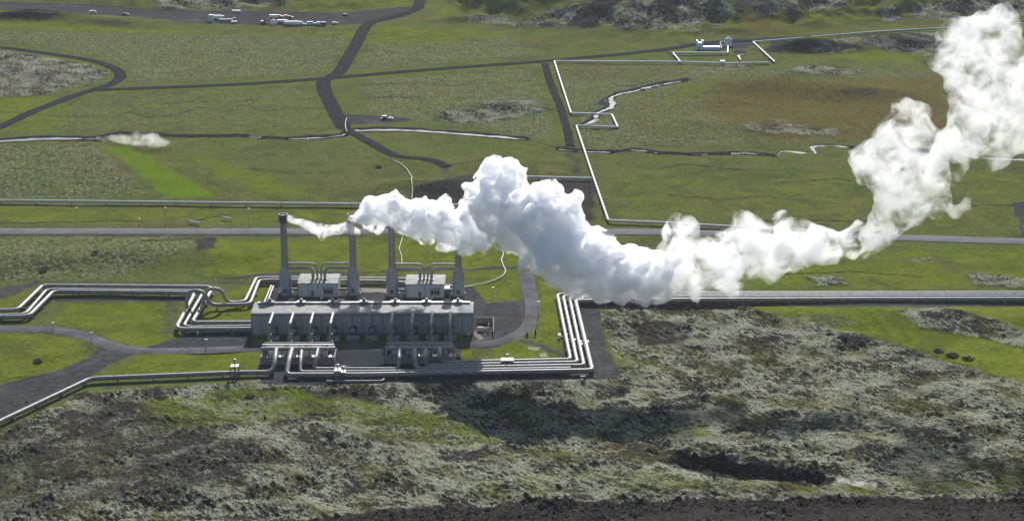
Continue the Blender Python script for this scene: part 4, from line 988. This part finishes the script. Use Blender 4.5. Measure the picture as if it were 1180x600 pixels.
# pipe anchor boxes along the right diagonal
for k, (px, py, lab) in enumerate([(648.5, 388.5, 'leftmost pale anchor block beneath the bundle bend'), (657.5, 394.5, 'second pale anchor block beneath the diagonal pipes'), (665.5, 399.5, 'third pale anchor block beneath the diagonal pipes'), (673, 396.5, 'rightmost pale anchor block beside the outermost diagonal pipe')]):
    root = empty('anchor_block', G(px, py), 0, label=lab, cat='anchor', group='anchor blocks under the right diagonal pipes')
    m = MB(); m.box(-2.0, -.9, -1, 1, -.3, 1.5); m.build('block', M['white_paint'], root); m = MB(); m.box(1.0, 2.1, -1, 1, -.3, 1.5); m.build('block', M['white_paint'], root)
    m = MB(); m.box(-.9, 1.0, -.5, .5, -.3, .5); m.build('tie_beam', M['concrete'], root)

# drum by the lower right bend
root = empty('drum', G(671.5, 437), .3, label='dark rusty drum lying by the lower right bend', cat='drum')
m = MB(); m.tube([(-1.1, 0, .8), (1.1, 0, .8)], .8, 14); m.build('barrel', M['red_paint'], root)
m = MB()
for x in (-1.1, 0, 1.0): m.tube([(x, 0, .8), (x + .1, 0, .8)], .86, 14)
m.build('hoop', M['black'], root)

# culvert ends at the ditch
for px, py, an, lab in [(224, 256, -.5, 'pale culvert pipe end left in the road ditch'), (261.5, 251.2, -.6, 'pale culvert pipe end right in the road ditch')]:
    p = G(px, py, .8); m = MB(); q = Vector((math.cos(an), math.sin(an), 0)) * 3.2
    m.tube([p - q, p + q], .55, 12); tag(m.build('culvert_pipe', M['pipe_white']), lab, 'culvert')

# dome hut behind the plume
root = empty('dome_hut', G(507, 243), 0, label='grey green dome roof peeping over the steam', cat='dome')
m = MB(); m.lathe([(5.5, -.3), (5.5, 2.2)], n=24); m.build('wall', M['concrete'], root)
m = MB(); m.lathe([(5.8, 2.2), (5.4, 3.2), (4.2, 4.4), (2.4, 5.2), (.3, 5.5)], n=24); m.build('roof', M['dome'], root)
m = MB(); m.lathe([(.3, 5.4), (.3, 6.4), (.5, 6.5)], n=10); m.build('vent', M['white_paint'], root)
root = empty('well_hut', G(536, 249), 0, label='small dark hut half swallowed by the steam', cat='hut')
m = MB(); m.box(-2.2, 2.2, -1.6, 1.6, -.3, 2.6); m.build('wall', M['dark_steel'], root)
m = MB(); m.prism([(-1.9, 2.6), (0, 3.8), (1.9, 2.6)], -2.5, 2.5); m.build('roof', M['steel'], root)

# far pump station
root = empty('pump_station', G(806, 57.5), 0, label='pale blue pump station with low wing at the hill foot', cat='building')
root.scale = (.85, .85, .8)
m = MB(); m.box(-2.5, 3.2, 0, 6, -.3, 6.5); m.build('tower', M['pale_blue'], root)
m = MB(); m.box(-2.7, -1.4, -.1, 5, 6.5, 8.6); m.build('roof_unit', M['white_paint'], root)
m = MB(); m.box(2.0, 3.4, -.1, 5, 6.5, 8.6); m.build('roof_unit', M['white_paint'], root)
m = MB(); m.box(3.3, 18, .5, 5, -.3, 2.3); m.build('wing', M['pale_blue'], root)
m = MB(); m.box(3.3, 18.3, .2, 5.3, 2.3, 2.7); m.build('wing_roof', M['pale_blue'], root)
m = MB(); m.tube([(18, 2.5, 1.2), (20, 2.5, 1.2), (20, 9, 2.5), (20, 16, 4.5), (24, 16, 4.5)], .5, 8, .8); m.build('feed_pipe', M['pipe_white'], root)
m = MB(); m.box(-.9, .5, -.08, .1, 0, 2.4); m.build('door', M['dark_steel'], root)
root = empty('domed_tank', G(839.3, 52.6), 0, label='round domed blue tank beside the pump station', cat='tank')
m = MB(); m.lathe([(2.9, -.3), (2.9, 3.6)], n=24); m.build('shell', M['white_paint'], root)
m = MB(); m.lathe([(3.1, 3.6), (2.9, 4.6), (2.0, 5.6), (.3, 6.1)], n=24); m.build('dome', M['pale_blue'], root)
m = MB(); m.lathe([(.35, 6), (.35, 6.9)], n=8); m.build('vent', M['dark_steel'], root)
root = empty('junction_box', G(832.5, 74.2), 0, label='small white junction box on the far white pipeline', cat='box')
m = MB(); m.box(-1.4, 1.4, -1.2, 1.2, -.3, 2.4); m.build('body', M['white_paint'], root)
m = MB(); m.box(-1.6, 1.6, -1.4, 1.4, 2.4, 2.65); m.build('lid', M['steel'], root)
m = MB(); p0 = G(849, 65, .8); m.tube([p0, G(853, 66, .8), G(850.5, 64, .8), G(857, 63.3, .8)], .5, 8, .3); m.tube([G(851, 65.5, .8), G(853.5, 69.5, .8)], .6, 8)
tag(m.build('pipe_branch', M['pipe_white']), 'bent white pipe branch below the domed tank', 'pipe')

# ------------------------------------------------------------------ vehicles on the far lot
def wheels(root, xs, y, r):
    for x in xs:
        for s in (-1, 1):
            m = MB(); m.tube([(x, s * y - .14, r), (x, s * y + .14, r)], r, 12); m.build('wheel', M['black'], root)
def car(px, py, label, mat='white_paint', rz=0, van=False, group='vehicles and machines on the gravel lots', sc=1.0):
    root = empty('van' if van else 'car', G(px, py), rz, label=label, cat='van' if van else 'car', group=group); root.scale = (sc * 1.05,) * 3
    m = MB()
    pr = [(-2.3, .4), (2.3, .4), (2.35, 1.0), (1.4, 1.15), (.7, 1.75), (-1.6, 1.75), (-2.25, 1.1)] if not van else [(-2.7, .4), (2.7, .4), (2.75, 1.3), (2.0, 2.5), (-2.65, 2.55)]
    n = len(pr); vs = [(p[0], -.9, p[1]) for p in pr] + [(p[0], .9, p[1]) for p in pr]
    m.add(vs, [(i, (i + 1) % n, n + (i + 1) % n, n + i) for i in range(n)] + [tuple(range(n))[::-1], tuple(range(n, 2 * n))]); m.build('body', M[mat], root)
    m = MB(); z0, z1 = (1.15, 1.65) if not van else (1.5, 2.2)
    m.box(-1.4, .8 if not van else 1.9, -.93, .93, z0, z1); m.build('window', M['glass'], root)
    wheels(root, (-1.4, 1.5), .85, .38)
def truck(px, py, label, cab, box, L=9.0, rz=0, bh=3.3, sc=1.0):
    root = empty('truck', G(px, py), rz, label=label, cat='truck', group='vehicles and machines on the gravel lots'); root.scale = (sc * 1.05,) * 3
    m = MB(); m.box(-L / 2, L / 2, -1.0, 1.0, .7, 1.1); m.build('chassis', M['dark_steel'], root)
    m = MB(); m.prism([(-1.2, 1.1), (-1.2, 2.9), (1.2, 2.9), (1.2, 1.1)], L / 2 - 2.2, L / 2); c_ = m.build('cab', M[cab], root)
    m = MB(); m.box(L / 2 - 1.4, L / 2 + .03, -1.22, 1.22, 1.9, 2.6); m.build('windscreen', M['glass'], c_)
    if bh > 0: m = MB(); m.box(-L / 2, L / 2 - 2.5, -1.25, 1.25, 1.12, bh); m.build('cargo_box', M[box], root)
    wheels(root, (-L / 2 + 1.2, -L / 2 + 2.5, L / 2 - 1.3), 1.0, .52)
def loader(px, py, label, mat, rz=0, sc=1.0):
    root = empty('excavator', G(px, py), rz, label=label, cat='digger', group='vehicles and machines on the gravel lots'); root.scale = (sc * 1.05,) * 3
    for s in (-1, 1):
        m = MB(); m.prism([(s * 1.3 - .35, .1), (s * 1.3 + .35, .1), (s * 1.3 + .35, 1.0), (s * 1.3 - .35, 1.0)], -2, 2); m.build('track', M['black'], root)
    m = MB(); m.box(-2.2, 1.3, -1.4, 1.4, 1.1, 2.3); m.build('body', M[mat], root)
    m = MB(); m.box(.1, 1.5, -1.3, 0, 2.3, 3.4); m.build('cab', M['glass'], root)
    m = MB(); m.tube([(1.2, .6, 1.9), (3.6, .6, 4.2), (5.6, .6, 2.6), (5.4, .6, .9)], .3, 8, .5); b = m.build('boom', M[mat], root)
    m = MB(); m.box(4.7, 5.6, -.1, 1.3, .3, 1.2); m.build('bucket', M['dark_steel'], b)
def crate(px, py, label, mat, L, W, Hh, rz=0):
    root = empty('container', G(px, py), rz, label=label, cat='container', group='vehicles and machines on the gravel lots')
    m = MB(); m.box(-L / 2, L / 2, -W / 2, W / 2, 0, Hh)
    for k in range(int(L / .5)): m.box(-L / 2 + k * .5 + .05, -L / 2 + k * .5 + .3, -W / 2 - .06, -W / 2, .2, Hh - .2)
    m.build('body', M[mat], root)
    m = MB(); m.box(-L / 2 - .05, L / 2 + .05, -W / 2 - .1, W / 2 + .05, Hh, Hh + .12); m.build('roof', M['white_paint'], root)
crate(243.5, 25, 'tall pale blue container at the left end of the machine row', 'pale_blue', 3.5, 3, 5.5)
truck(251, 22.5, 'white truck parked behind the tall pale blue container', 'white_paint', 'white_paint', 10)
truck(262, 25, 'dull red flatbed right of the tall pale blue container', 'red_paint', 'red_paint', 13, .05, 2.0)
crate(270, 27, 'low white and orange crate right of the red flatbed', 'orange_paint', 4.5, 2.4, 1.6)
loader(304, 27.5, 'orange excavator left of the white tank', 'orange_paint', 0, 1.0)
root = empty('water_tank', G(315, 28.2), 0, label='round white tank between the orange excavator and dark truck', cat='tank')
m = MB(); m.lathe([(2.6, -.2), (2.7, 1.6), (2.2, 3.1), (1.2, 3.9), (.1, 4.1)], n=20); m.build('shell', M['white_paint'], root)
m = MB(); m.lathe([(.5, 4.0), (.5, 4.5)], n=10); m.build('hatch', M['dark_steel'], root)
truck(317, 21.5, 'orange truck with white box behind the round tank', 'orange_paint', 'white_paint', 9, 0, 3)
truck(326, 21.6, 'orange open truck furthest back in the machine row', 'orange_paint', 'orange_paint', 7, 0, 2.2)
car(334, 21.5, 'dull red car at the back of the machine row', 'red_paint', 0, sc=1.2)
truck(325.5, 27, 'dark lorry with pale roof beside the round white tank', 'dark_steel', 'pale_blue', 8, 0, 2.8)
truck(338, 29.3, 'long white lorry in the front of the machine row', 'white_paint', 'white_paint', 14, 0, 3.2)
car(350, 29.4, 'pale blue car right of the long white lorry', 'pale_blue', .2)
car(357.5, 28.8, 'white van with blue neighbours in the machine row', 'white_paint', 0, True)
car(364, 29.2, 'blue car between white van and black lorry', 'blue_paint', 0)
truck(370.5, 29.6, 'black lorry with white cab at the right of the machine row', 'white_paint', 'black', 7, math.pi, 2.8)
car(386, 28, 'lone white car right of the machine row', 'white_paint', .3)
crate(272.5, 14.5, 'flat white container at the back edge of the lot', 'white_paint', 6.5, 2.4, 1.8)
car(398, 18.5, 'dark car near the lot entrance', 'black', .4)
car(107, 16, 'white van on the lot towards the left edge', 'white_paint', .1, True)
car(145, 18, 'black car on the lot left of the rocks', 'black', .1, sc=1.1)
crate(443, 137.6, 'dark hut with orange end on the gravel fork', 'black', 2.6, 2.2, 2.3)
car(450, 137.6, 'white car parked beside the dark hut on the gravel fork', 'white_paint', 0, sc=.75)
car(440.3, 137.6, 'small orange trailer left of the dark hut on the gravel fork', 'orange_paint', 0, sc=.45)

# ------------------------------------------------------------------ shrubs
leaf_m = simple_mat('willow_leaves', (.060, .092, .045), .8, 0, .3, .8)
def shrub(px, py, r, label):
    c = G(px, py)
    zz = float(terrain(np.array([c.x]), np.array([c.y]))[0])
    if zz > .3:
        c = G(px, py, zz); zz = float(terrain(np.array([c.x]), np.array([c.y]))[0]); c = Vector((c.x, c.y, zz))
    m = MB()
    for k in range(420):
        d = Vector((random.gauss(0, 1), random.gauss(0, 1), abs(random.gauss(0, .7)))).normalized()
        p = d * r * random.uniform(.55, 1.0) * (1 + .25 * math.sin(d.x * 5 + px) * math.cos(d.y * 4)); p.z *= .6
        n = Vector((random.gauss(0, 1), random.gauss(0, 1), random.gauss(.6, 1))).normalized()
        t = n.orthogonal().normalized() * r * .13; u = n.cross(t.normalized()) * r * .09
        m.add([p - t, p + u, p + t, p - u], [(0, 1, 2, 3)])
    o = m.build('shrub', leaf_m); o.location = c; tag(o, label, 'shrub', 'low willow shrubs in the grass')
for px, py, r, lab in [(44, 416, 2.0, 'shrub in the meadow above the black gravel road'), (184, 460, 2.2, 'shrub on the slope below the lone pipe'), (1082, 405, 2.2, 'largest shrub of three on the right green slope'),
                       (1097, 410, 2.6, 'middle shrub of three on the right green slope'), (1115, 414, 2.4, 'lowest shrub of three on the right green slope'), (288, 458, 2.0, 'dark shrub below the left rack'),
                       (110, 292, 1.8, 'shrub on the heath above the left pipelines'), (50, 308, 1.8, 'shrub at the edge of the heath near the left pipe bend'), (436, 193, 1.8, 'shrub in the meadow left of the pale hose')]:
    shrub(px, py, r, lab)

# ------------------------------------------------------------------ loose lava blocks: nobody could count them
def rocks():
    mb_v, mb_f = [], []
    ico = bmesh.new(); bmesh.ops.create_icosphere(ico, subdivisions=1, radius=1)
    bv = np.array([v.co[:] for v in ico.verts]); bf = [tuple(v.index for v in f.verts) for f in ico.faces]; ico.free()
    N_ = 7000
    px = RNG.uniform(-50, 1230, N_); py = RNG.uniform(445, 640, N_)
    keep = []
    dens = fbm(px / 40, py / 16, 3)
    strip = py > np.interp(px, [-100, 330, 420, 500, 620, 800, 1000, 1180], [640, 606, 592, 585, 578, 576, 574, 576])
    sel = (dens > .08) | strip
    px, py, strip = px[sel], py[sel], strip[sel]
    d = np.stack(ray(px, py), -1)
    # march each ray onto the terrain
    t = (0 - CAMH) / d[:, 2]
    for _ in range(6):
        zz = terrain(d[:, 0] * t, d[:, 1] * t)
        t = t + ((zz - CAMH) / d[:, 2] - t) * .7
    X, Y = d[:, 0] * t, d[:, 1] * t; Zt = terrain(X, Y)
    V, Fc = [], []
    for i in range(len(X)):
        if Y[i] > 705: continue
        s = min(1.3, (RNG.gamma(1.6, .20) + .12) * (.8 if not strip[i] else 1.0))
        if not strip[i] and RNG.random() < .45: continue
        q = bv * (1 + RNG.normal(0, .22, (len(bv), 1))) * np.array([s * RNG.uniform(.8, 1.5), s * RNG.uniform(.7, 1.2), s * RNG.uniform(.45, .8)])
        a = RNG.uniform(0, 6.28); c, sn = math.cos(a), math.sin(a)
        q = np.stack([q[:, 0] * c - q[:, 1] * sn, q[:, 0] * sn + q[:, 1] * c, q[:, 2]], -1) + np.array([X[i], Y[i], Zt[i] + s * .12])
        o = len(V) * len(bv); V.append(q); Fc += [tuple(k + o for k in f) for f in bf]
    me = bpy.data.meshes.new('lava_rocks'); me.from_pydata(np.concatenate(V).tolist(), [], Fc); me.update()
    me.materials.append(simple_mat('lava_rock', (.070, .064, .064), .95, 0, .6, .35, bump=.3, spec=0))
    o = bpy.data.objects.new('lava_rocks', me); COL.objects.link(o); o['kind'] = 'stuff'

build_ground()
for nm, (pts, wd, mt) in ROADS.items():
    zz = {'main_road': .16, 'plant_road': .12, 'plant_spur': .10, 'gravel_track': .10, 'valley_track': .11, 'lot_track': .12, 'creek_track': .10, 'pipe_track': .09}[nm]
    ribbon(nm, pts, wd, zz, M['yard_asphalt' if nm.startswith('plant') else mt], rag=.1 if mt == 'asphalt' else .22, rel=True)
for k, off in enumerate((-4.3, 4.3)):
    pass
for nm, (pts, wd) in STREAMS.items():
    ribbon(nm, pts, wd * (1.35 if wd < 2.5 else 1.05), -.4 if wd < 2.5 else -.5, M['water'], rag=.6, taper=True)
rocks()

# ------------------------------------------------------------------ steam
def steam_mat(name, dens, erode=None, aniso=.45, step=1.0):
    m, nt, out = nodes_of(name); N = NT(nt)
    v = N.n('ShaderNodeVolumePrincipled')
    v.inputs['Color'].default_value = (.985, .988, .995, 1)
    v.inputs['Anisotropy'].default_value = aniso
    if erode:
        sc, lo, hi = erode
        tc = N.n('ShaderNodeTexCoord')
        n = N.noise(tc.outputs['Object'], sc, 6, .66, .7)
        N.link(N.math('MULTIPLY', N.remap(n, lo, hi), dens), v.inputs['Density'])
    else:
        v.inputs['Density'].default_value = dens
    N.link(v.outputs[0], out.inputs['Volume'])
    try: m.cycles.volume_step_rate = step
    except Exception: pass
    return m

def puff_cloud(name, label, puffs, mat, voxel, disp, seed, kids=6, shrink=.55, grow=1.0):
    """puffs: (px, py, r_px, distance Y). Union of balls, remeshed and billowed into one closed surface."""
    rnd = random.Random(seed)
    bm = bmesh.new()
    balls = []
    for px, py, rp, Yd in puffs:
        c = GY(px, py, Yd); s = F / (c.y * CP - (c.z - CAMH) * SP)
        r = rp / s * grow
        balls.append((c, r))
        for _ in range(kids):
            d = Vector((rnd.gauss(0, 1), rnd.gauss(0, 1), rnd.gauss(.15, 1))).normalized()
            k = rnd.uniform(.25, shrink)
            balls.append((c + d * r * rnd.uniform(.7, .98), r * k))
    for c, r in balls:
        if r < voxel * 1.2: r = voxel * 1.2
        from mathutils import Matrix
        bmesh.ops.create_icosphere(bm, subdivisions=3 if r > 4 else 2, radius=r, matrix=Matrix.Translation(c))
    me = bpy.data.meshes.new(name); bm.to_mesh(me); bm.free()
    o = bpy.data.objects.new(name, me); COL.objects.link(o)
    md = o.modifiers.new('r', 'REMESH'); md.mode = 'VOXEL'; md.voxel_size = voxel
    for k, (size, amt, kind) in enumerate(disp):
        tx = bpy.data.textures.new(f'{name}_{k}', 'VORONOI' if kind == 'v' else 'CLOUDS'); tx.noise_scale = size
        if kind == 'v': tx.distance_metric = 'DISTANCE'
        else: tx.noise_depth = 3
        dm = o.modifiers.new('d%d' % k, 'DISPLACE'); dm.texture = tx; dm.texture_coords = 'GLOBAL'; dm.strength = -amt if kind == 'v' else amt; dm.mid_level = .35 if kind == 'v' else .5
    r2 = o.modifiers.new('r2', 'REMESH'); r2.mode = 'VOXEL'; r2.voxel_size = voxel
    dg = bpy.context.evaluated_depsgraph_get()
    new = bpy.data.meshes.new_from_object(o.evaluated_get(dg)); new.name = name
    o.modifiers.clear(); old = o.data; o.data = new; bpy.data.meshes.remove(old)
    c = sum((b[0] for b in balls), Vector()) / len(balls)
    new.transform(__import__('mathutils').Matrix.Translation(-c)); o.location = c
    new.materials.clear(); new.materials.append(mat)
    new.polygons.foreach_set('use_smooth', np.ones(len(new.polygons), bool))
    tag(o, label, 'steam plume')
    return o

DENSE = steam_mat('dense_steam', 1.0, (.19, .41, .60), aniso=.3, step=.05)
MIDD = steam_mat('drifting_steam', .24, (.11, .42, .62), aniso=.3, step=.08)
WISP = steam_mat('thin_steam', .14, (.13, .42, .64), aniso=.25, step=.10)
THIN = steam_mat('ribbon_steam', .36, (.20, .40, .60), step=.08)
FADE = steam_mat('fading_steam', .10, (.06, .44, .64), step=.12)

main = [(408, 251.5, 7.3, 834), (417, 246.5, 12.2, 832), (428, 242.5, 15.9, 830), (436, 238.5, 12.2, 829), (443, 248.5, 15.9, 828), (452, 240.5, 15.9, 827), (461, 236.5, 14.6, 826), (466, 250.5, 18.3, 824), (476, 244.5, 18.3, 822), (488, 238.5, 14.6, 820), (484, 256.5, 20.7, 820), (500, 250, 19.0, 815), (515, 246, 14.0, 812), (510, 264, 18.0, 812), (528, 252, 18.0, 805), (526, 272, 16.0, 812), (542, 246, 18.0, 800), (548, 268, 24.0, 800), (556, 226, 18.0, 796), (566, 208, 18.0, 795), (572, 194, 14.0, 794), (586, 192, 14.0, 791), (597, 203, 15.0, 787), (580, 218, 22.0, 789), (570, 244, 28.0, 787), (600, 244, 30.0, 775), (590, 272, 22.0, 776), (630, 232, 16.0, 770), (640, 228, 17.0, 768), (650, 244, 22.0, 764), (630, 252, 32.0, 764), (660, 262, 22.0, 760), (640, 276, 32.0, 758), (620, 292, 20.0, 761), (672, 276, 20.0, 756), (655, 300, 30.0, 751), (640, 316, 16.0, 752), (682, 300, 30.0, 746), (665, 326, 20.0, 746), (700, 300, 24.0, 742), (695, 326, 24.0, 740), (718, 312, 30.0, 736), (716, 336, 15.0, 736), (742, 306, 26.0, 733), (745, 328, 20.0, 731), (762, 316, 18.0, 730), (766, 336, 12.0, 730), (405, 252, 8, 834), (422, 258, 9, 831), (440, 260, 9, 829), (772, 300, 14, 742), (540, 282, 13, 806), (612, 296, 14, 770)]
puff_cloud('steam_plume', 'thick white billowing plume trailing right from the stacks to the pipe bundle', main, DENSE, .95, [(9, 4.6, 'v'), (4.4, 2.4, 'v'), (2.2, 1.2, 'c')], 3, kids=12, shrink=.62, grow=1.06)
puff_cloud('steam_plume', 'thin ribbon of steam blown right from the leftmost stack', [(326, 249.5, 3.2, 838), (331, 251, 4, 838), (336, 253, 4.6, 837), (341, 255, 5, 837), (346, 256, 5.6, 836), (352, 258, 6, 836), (357, 260, 6.6, 836), (362, 263, 7.4, 835), (368, 265, 8, 835), (374, 266, 8, 835), (380, 266, 7.5, 835), (387, 265, 7, 834), (393, 263, 7, 834), (399, 262, 7.4, 834), (406, 265, 7, 834), (412, 268, 5, 834), (370, 272, 5, 834)], THIN, .7, [(4, 1.2, 'v'), (2, .7, 'c')], 5, kids=7)
puff_cloud('steam_plume', 'small steam tuft streaming from the top of the rightmost stack', [(527, 280, 6, 834), (533, 276, 9, 830), (545, 278, 11, 822), (556, 276, 12, 812), (520, 274, 7, 832)], WISP, .8, [(5, 1.4, 'v'), (2.4, .8, 'c')], 6, kids=6)
mid = [(974, 276, 15, 742), (992, 264, 12, 742), (1000, 280, 15, 742), (910, 264, 14, 742), (870, 258, 12, 742), (770, 318, 26, 742), (768, 290, 14, 744), (774, 268, 15, 744), (785, 258, 18, 744), (798, 266, 11, 744), (786, 285, 15, 744), (795, 315, 26, 742), (820, 308, 30, 742), (845, 290, 32, 742), (838, 318, 22, 742), (868, 282, 34, 742), (895, 286, 32, 742), (880, 306, 20, 742),
       (920, 282, 30, 742), (945, 282, 26, 742), (965, 284, 18, 742), (984, 290, 11, 742), (845, 336, 12, 742), (730, 335, 14, 744), (700, 338, 10, 746), (755, 340, 10, 742)]
puff_cloud('steam_plume', 'pale drifting steam cloud over the right pipe bundle', mid, MIDD, 1.2, [(10, 3.5, 'v'), (5, 1.8, 'v'), (3, 1.6, 'c')], 8, kids=8)
rise = [(996, 288, 13.0, 742), (1012, 272, 19.4, 742), (1026, 254, 25.9, 742), (1042, 238, 30.2, 742), (1036, 214, 36.7, 742), (1062, 222, 28.1, 742), (1020, 190, 36.7, 742), (1046, 188, 36.7, 742), (996, 184, 21.6, 742), (1036, 158, 28.1, 742), (1050, 136, 23.8, 742), (1040, 122, 14.0, 742), (1080, 212, 21.6, 742), (1066, 160, 23.8, 742), (985, 178, 9.7, 742), (1072, 185, 22, 742), (1085, 168, 18, 742)]
puff_cloud('steam_plume', 'tall white steam column rising at the right', rise, WISP, 1.2, [(11, 4, 'v'), (5.5, 2.2, 'v'), (3, 1.8, 'c')], 9, kids=8)
top = [(1098, 166, 26.9, 742), (1120, 146, 33.6, 742), (1150, 152, 35.8, 742), (1175, 150, 33.6, 742), (1128, 114, 31.4, 742), (1112, 88, 29.1, 742), (1106, 60, 31.4, 742), (1094, 44, 20.2, 742), (1126, 50, 35.8, 742), (1146, 34, 31.4, 742), (1150, 76, 33.6, 742), (1166, 112, 40.3, 742), (1192, 130, 40.3, 742), (1156, 18, 15.7, 742), (1085, 75, 13.4, 742), (1195, 60, 22.4, 742), (1160, 172, 17.9, 742)]
puff_cloud('steam_plume', 'topmost loose steam mass in the upper right corner', top, WISP, 1.2, [(12, 4, 'v'), (6, 2.4, 'v'), (3, 2, 'c')], 10, kids=8)
puff_cloud('steam_plume', 'detached small wisp right of the tall column', [(1100, 246, 9, 742), (1110, 238, 9, 742), (1116, 226, 6, 742), (1104, 205, 8, 742), (1112, 190, 8, 742), (1092, 240, 7, 742)], FADE, 1.0, [(6, 2, 'v'), (3, 1.5, 'c')], 12, kids=5)
puff_cloud('steam_plume', 'low steam lying over the stream at the left', [(113 + 5.2 * k, 159.2 + .33 * k, 2.6 + 7 * min(1, k / 9) - (k > 12) * 1.5 * (k - 12), row_to_Y(161.5 + .62 * k)) for k in range(17)], steam_mat('stream_steam', .075, (.13, .36, .68), step=.10), .9, [(6, 2, 'v'), (3, 1.2, 'c')], 13, kids=6)
def hit(px, py):
    d = ray(px, py); t = -CAMH / d[2]
    for _ in range(8):
        zz = float(terrain(np.array([d[0] * t]), np.array([d[1] * t]))[0]); t += ((zz - CAMH) / d[2] - t) * .7
    return d[1] * t
puff_cloud('steam_plume', 'little steam puff from the brown crater lip', [(px_, py_ - 2, r_, hit(px_, py_ + 3)) for px_, py_, r_ in ((957, 548, 3.5), (962, 551, 4.5), (967, 554, 5.5), (973, 556, 6), (980, 558, 7), (988, 559, 7), (997, 560, 6.5), (1006, 560, 5))], steam_mat('crater_steam', .14, (.2, .38, .66), step=.12), .6, [(4, 1.5, 'v'), (2, .8, 'c')], 14, kids=6)

# ------------------------------------------------------------------ light, air, camera
SUN_EL, SUN_AZ = R(29), R(4.5)              # azimuth clockwise from +Y (away from the viewer)
w = bpy.data.worlds.new('World'); scene.world = w; w.use_nodes = True
nt = w.node_tree
bg = nt.nodes['Background']
sky = nt.nodes.new('ShaderNodeTexSky'); sky.sky_type = 'NISHITA'; sky.sun_disc = False
sky.sun_elevation = SUN_EL; sky.sun_rotation = SUN_AZ; sky.altitude = 200
nt.links.new(sky.outputs[0], bg.inputs[0]); bg.inputs[1].default_value = .075
sl = bpy.data.lights.new('sun', 'SUN'); sl.energy = 4.6; sl.angle = R(.5); sl.color = (1, .972, .925)
so = bpy.data.objects.new('sun', sl); COL.objects.link(so)
d = Vector((math.sin(SUN_AZ) * math.cos(SUN_EL), math.cos(SUN_AZ) * math.cos(SUN_EL), math.sin(SUN_EL)))
so.rotation_euler = d.to_track_quat('Z', 'Y').to_euler(); so.location = (0, 900, 600)

hz, hnt, hout = nodes_of('haze_air')
hv = hnt.nodes.new('ShaderNodeVolumePrincipled'); hv.inputs['Color'].default_value = (.80, .88, 1.0, 1); hv.inputs['Density'].default_value = .000022; hv.inputs['Anisotropy'].default_value = .2
hnt.links.new(hv.outputs[0], hout.inputs['Volume'])
m = MB(); m.box(-2600, 2600, -60, 7200, -40, 480); ho = m.build('haze', hz); ho['kind'] = 'stuff'

cam = bpy.data.cameras.new('camera'); co = bpy.data.objects.new('camera', cam); COL.objects.link(co)
cam.sensor_width = 36; cam.sensor_fit = 'HORIZONTAL'; cam.lens = 36 * F / 1180
cam.clip_start = 1; cam.clip_end = 20000
co.location = (0, 0, CAMH); co.rotation_euler = (R(90) - PITCH, 0, 0)
scene.camera = co

vs = scene.view_settings
vs.view_transform = 'Standard'; vs.look = 'None'; vs.gamma = 1; vs.use_curve_mapping = False; vs.exposure = .78
cy = scene.cycles
cy.max_bounces = 24; cy.diffuse_bounces = 3; cy.glossy_bounces = 3; cy.transmission_bounces = 2; cy.volume_bounces = 24; cy.transparent_max_bounces = 12
cy.volume_step_rate = 1.0; cy.volume_max_steps = 256
cy.use_denoising = True; cy.use_adaptive_sampling = True; cy.adaptive_threshold = .02
cy.sample_clamp_indirect = 6
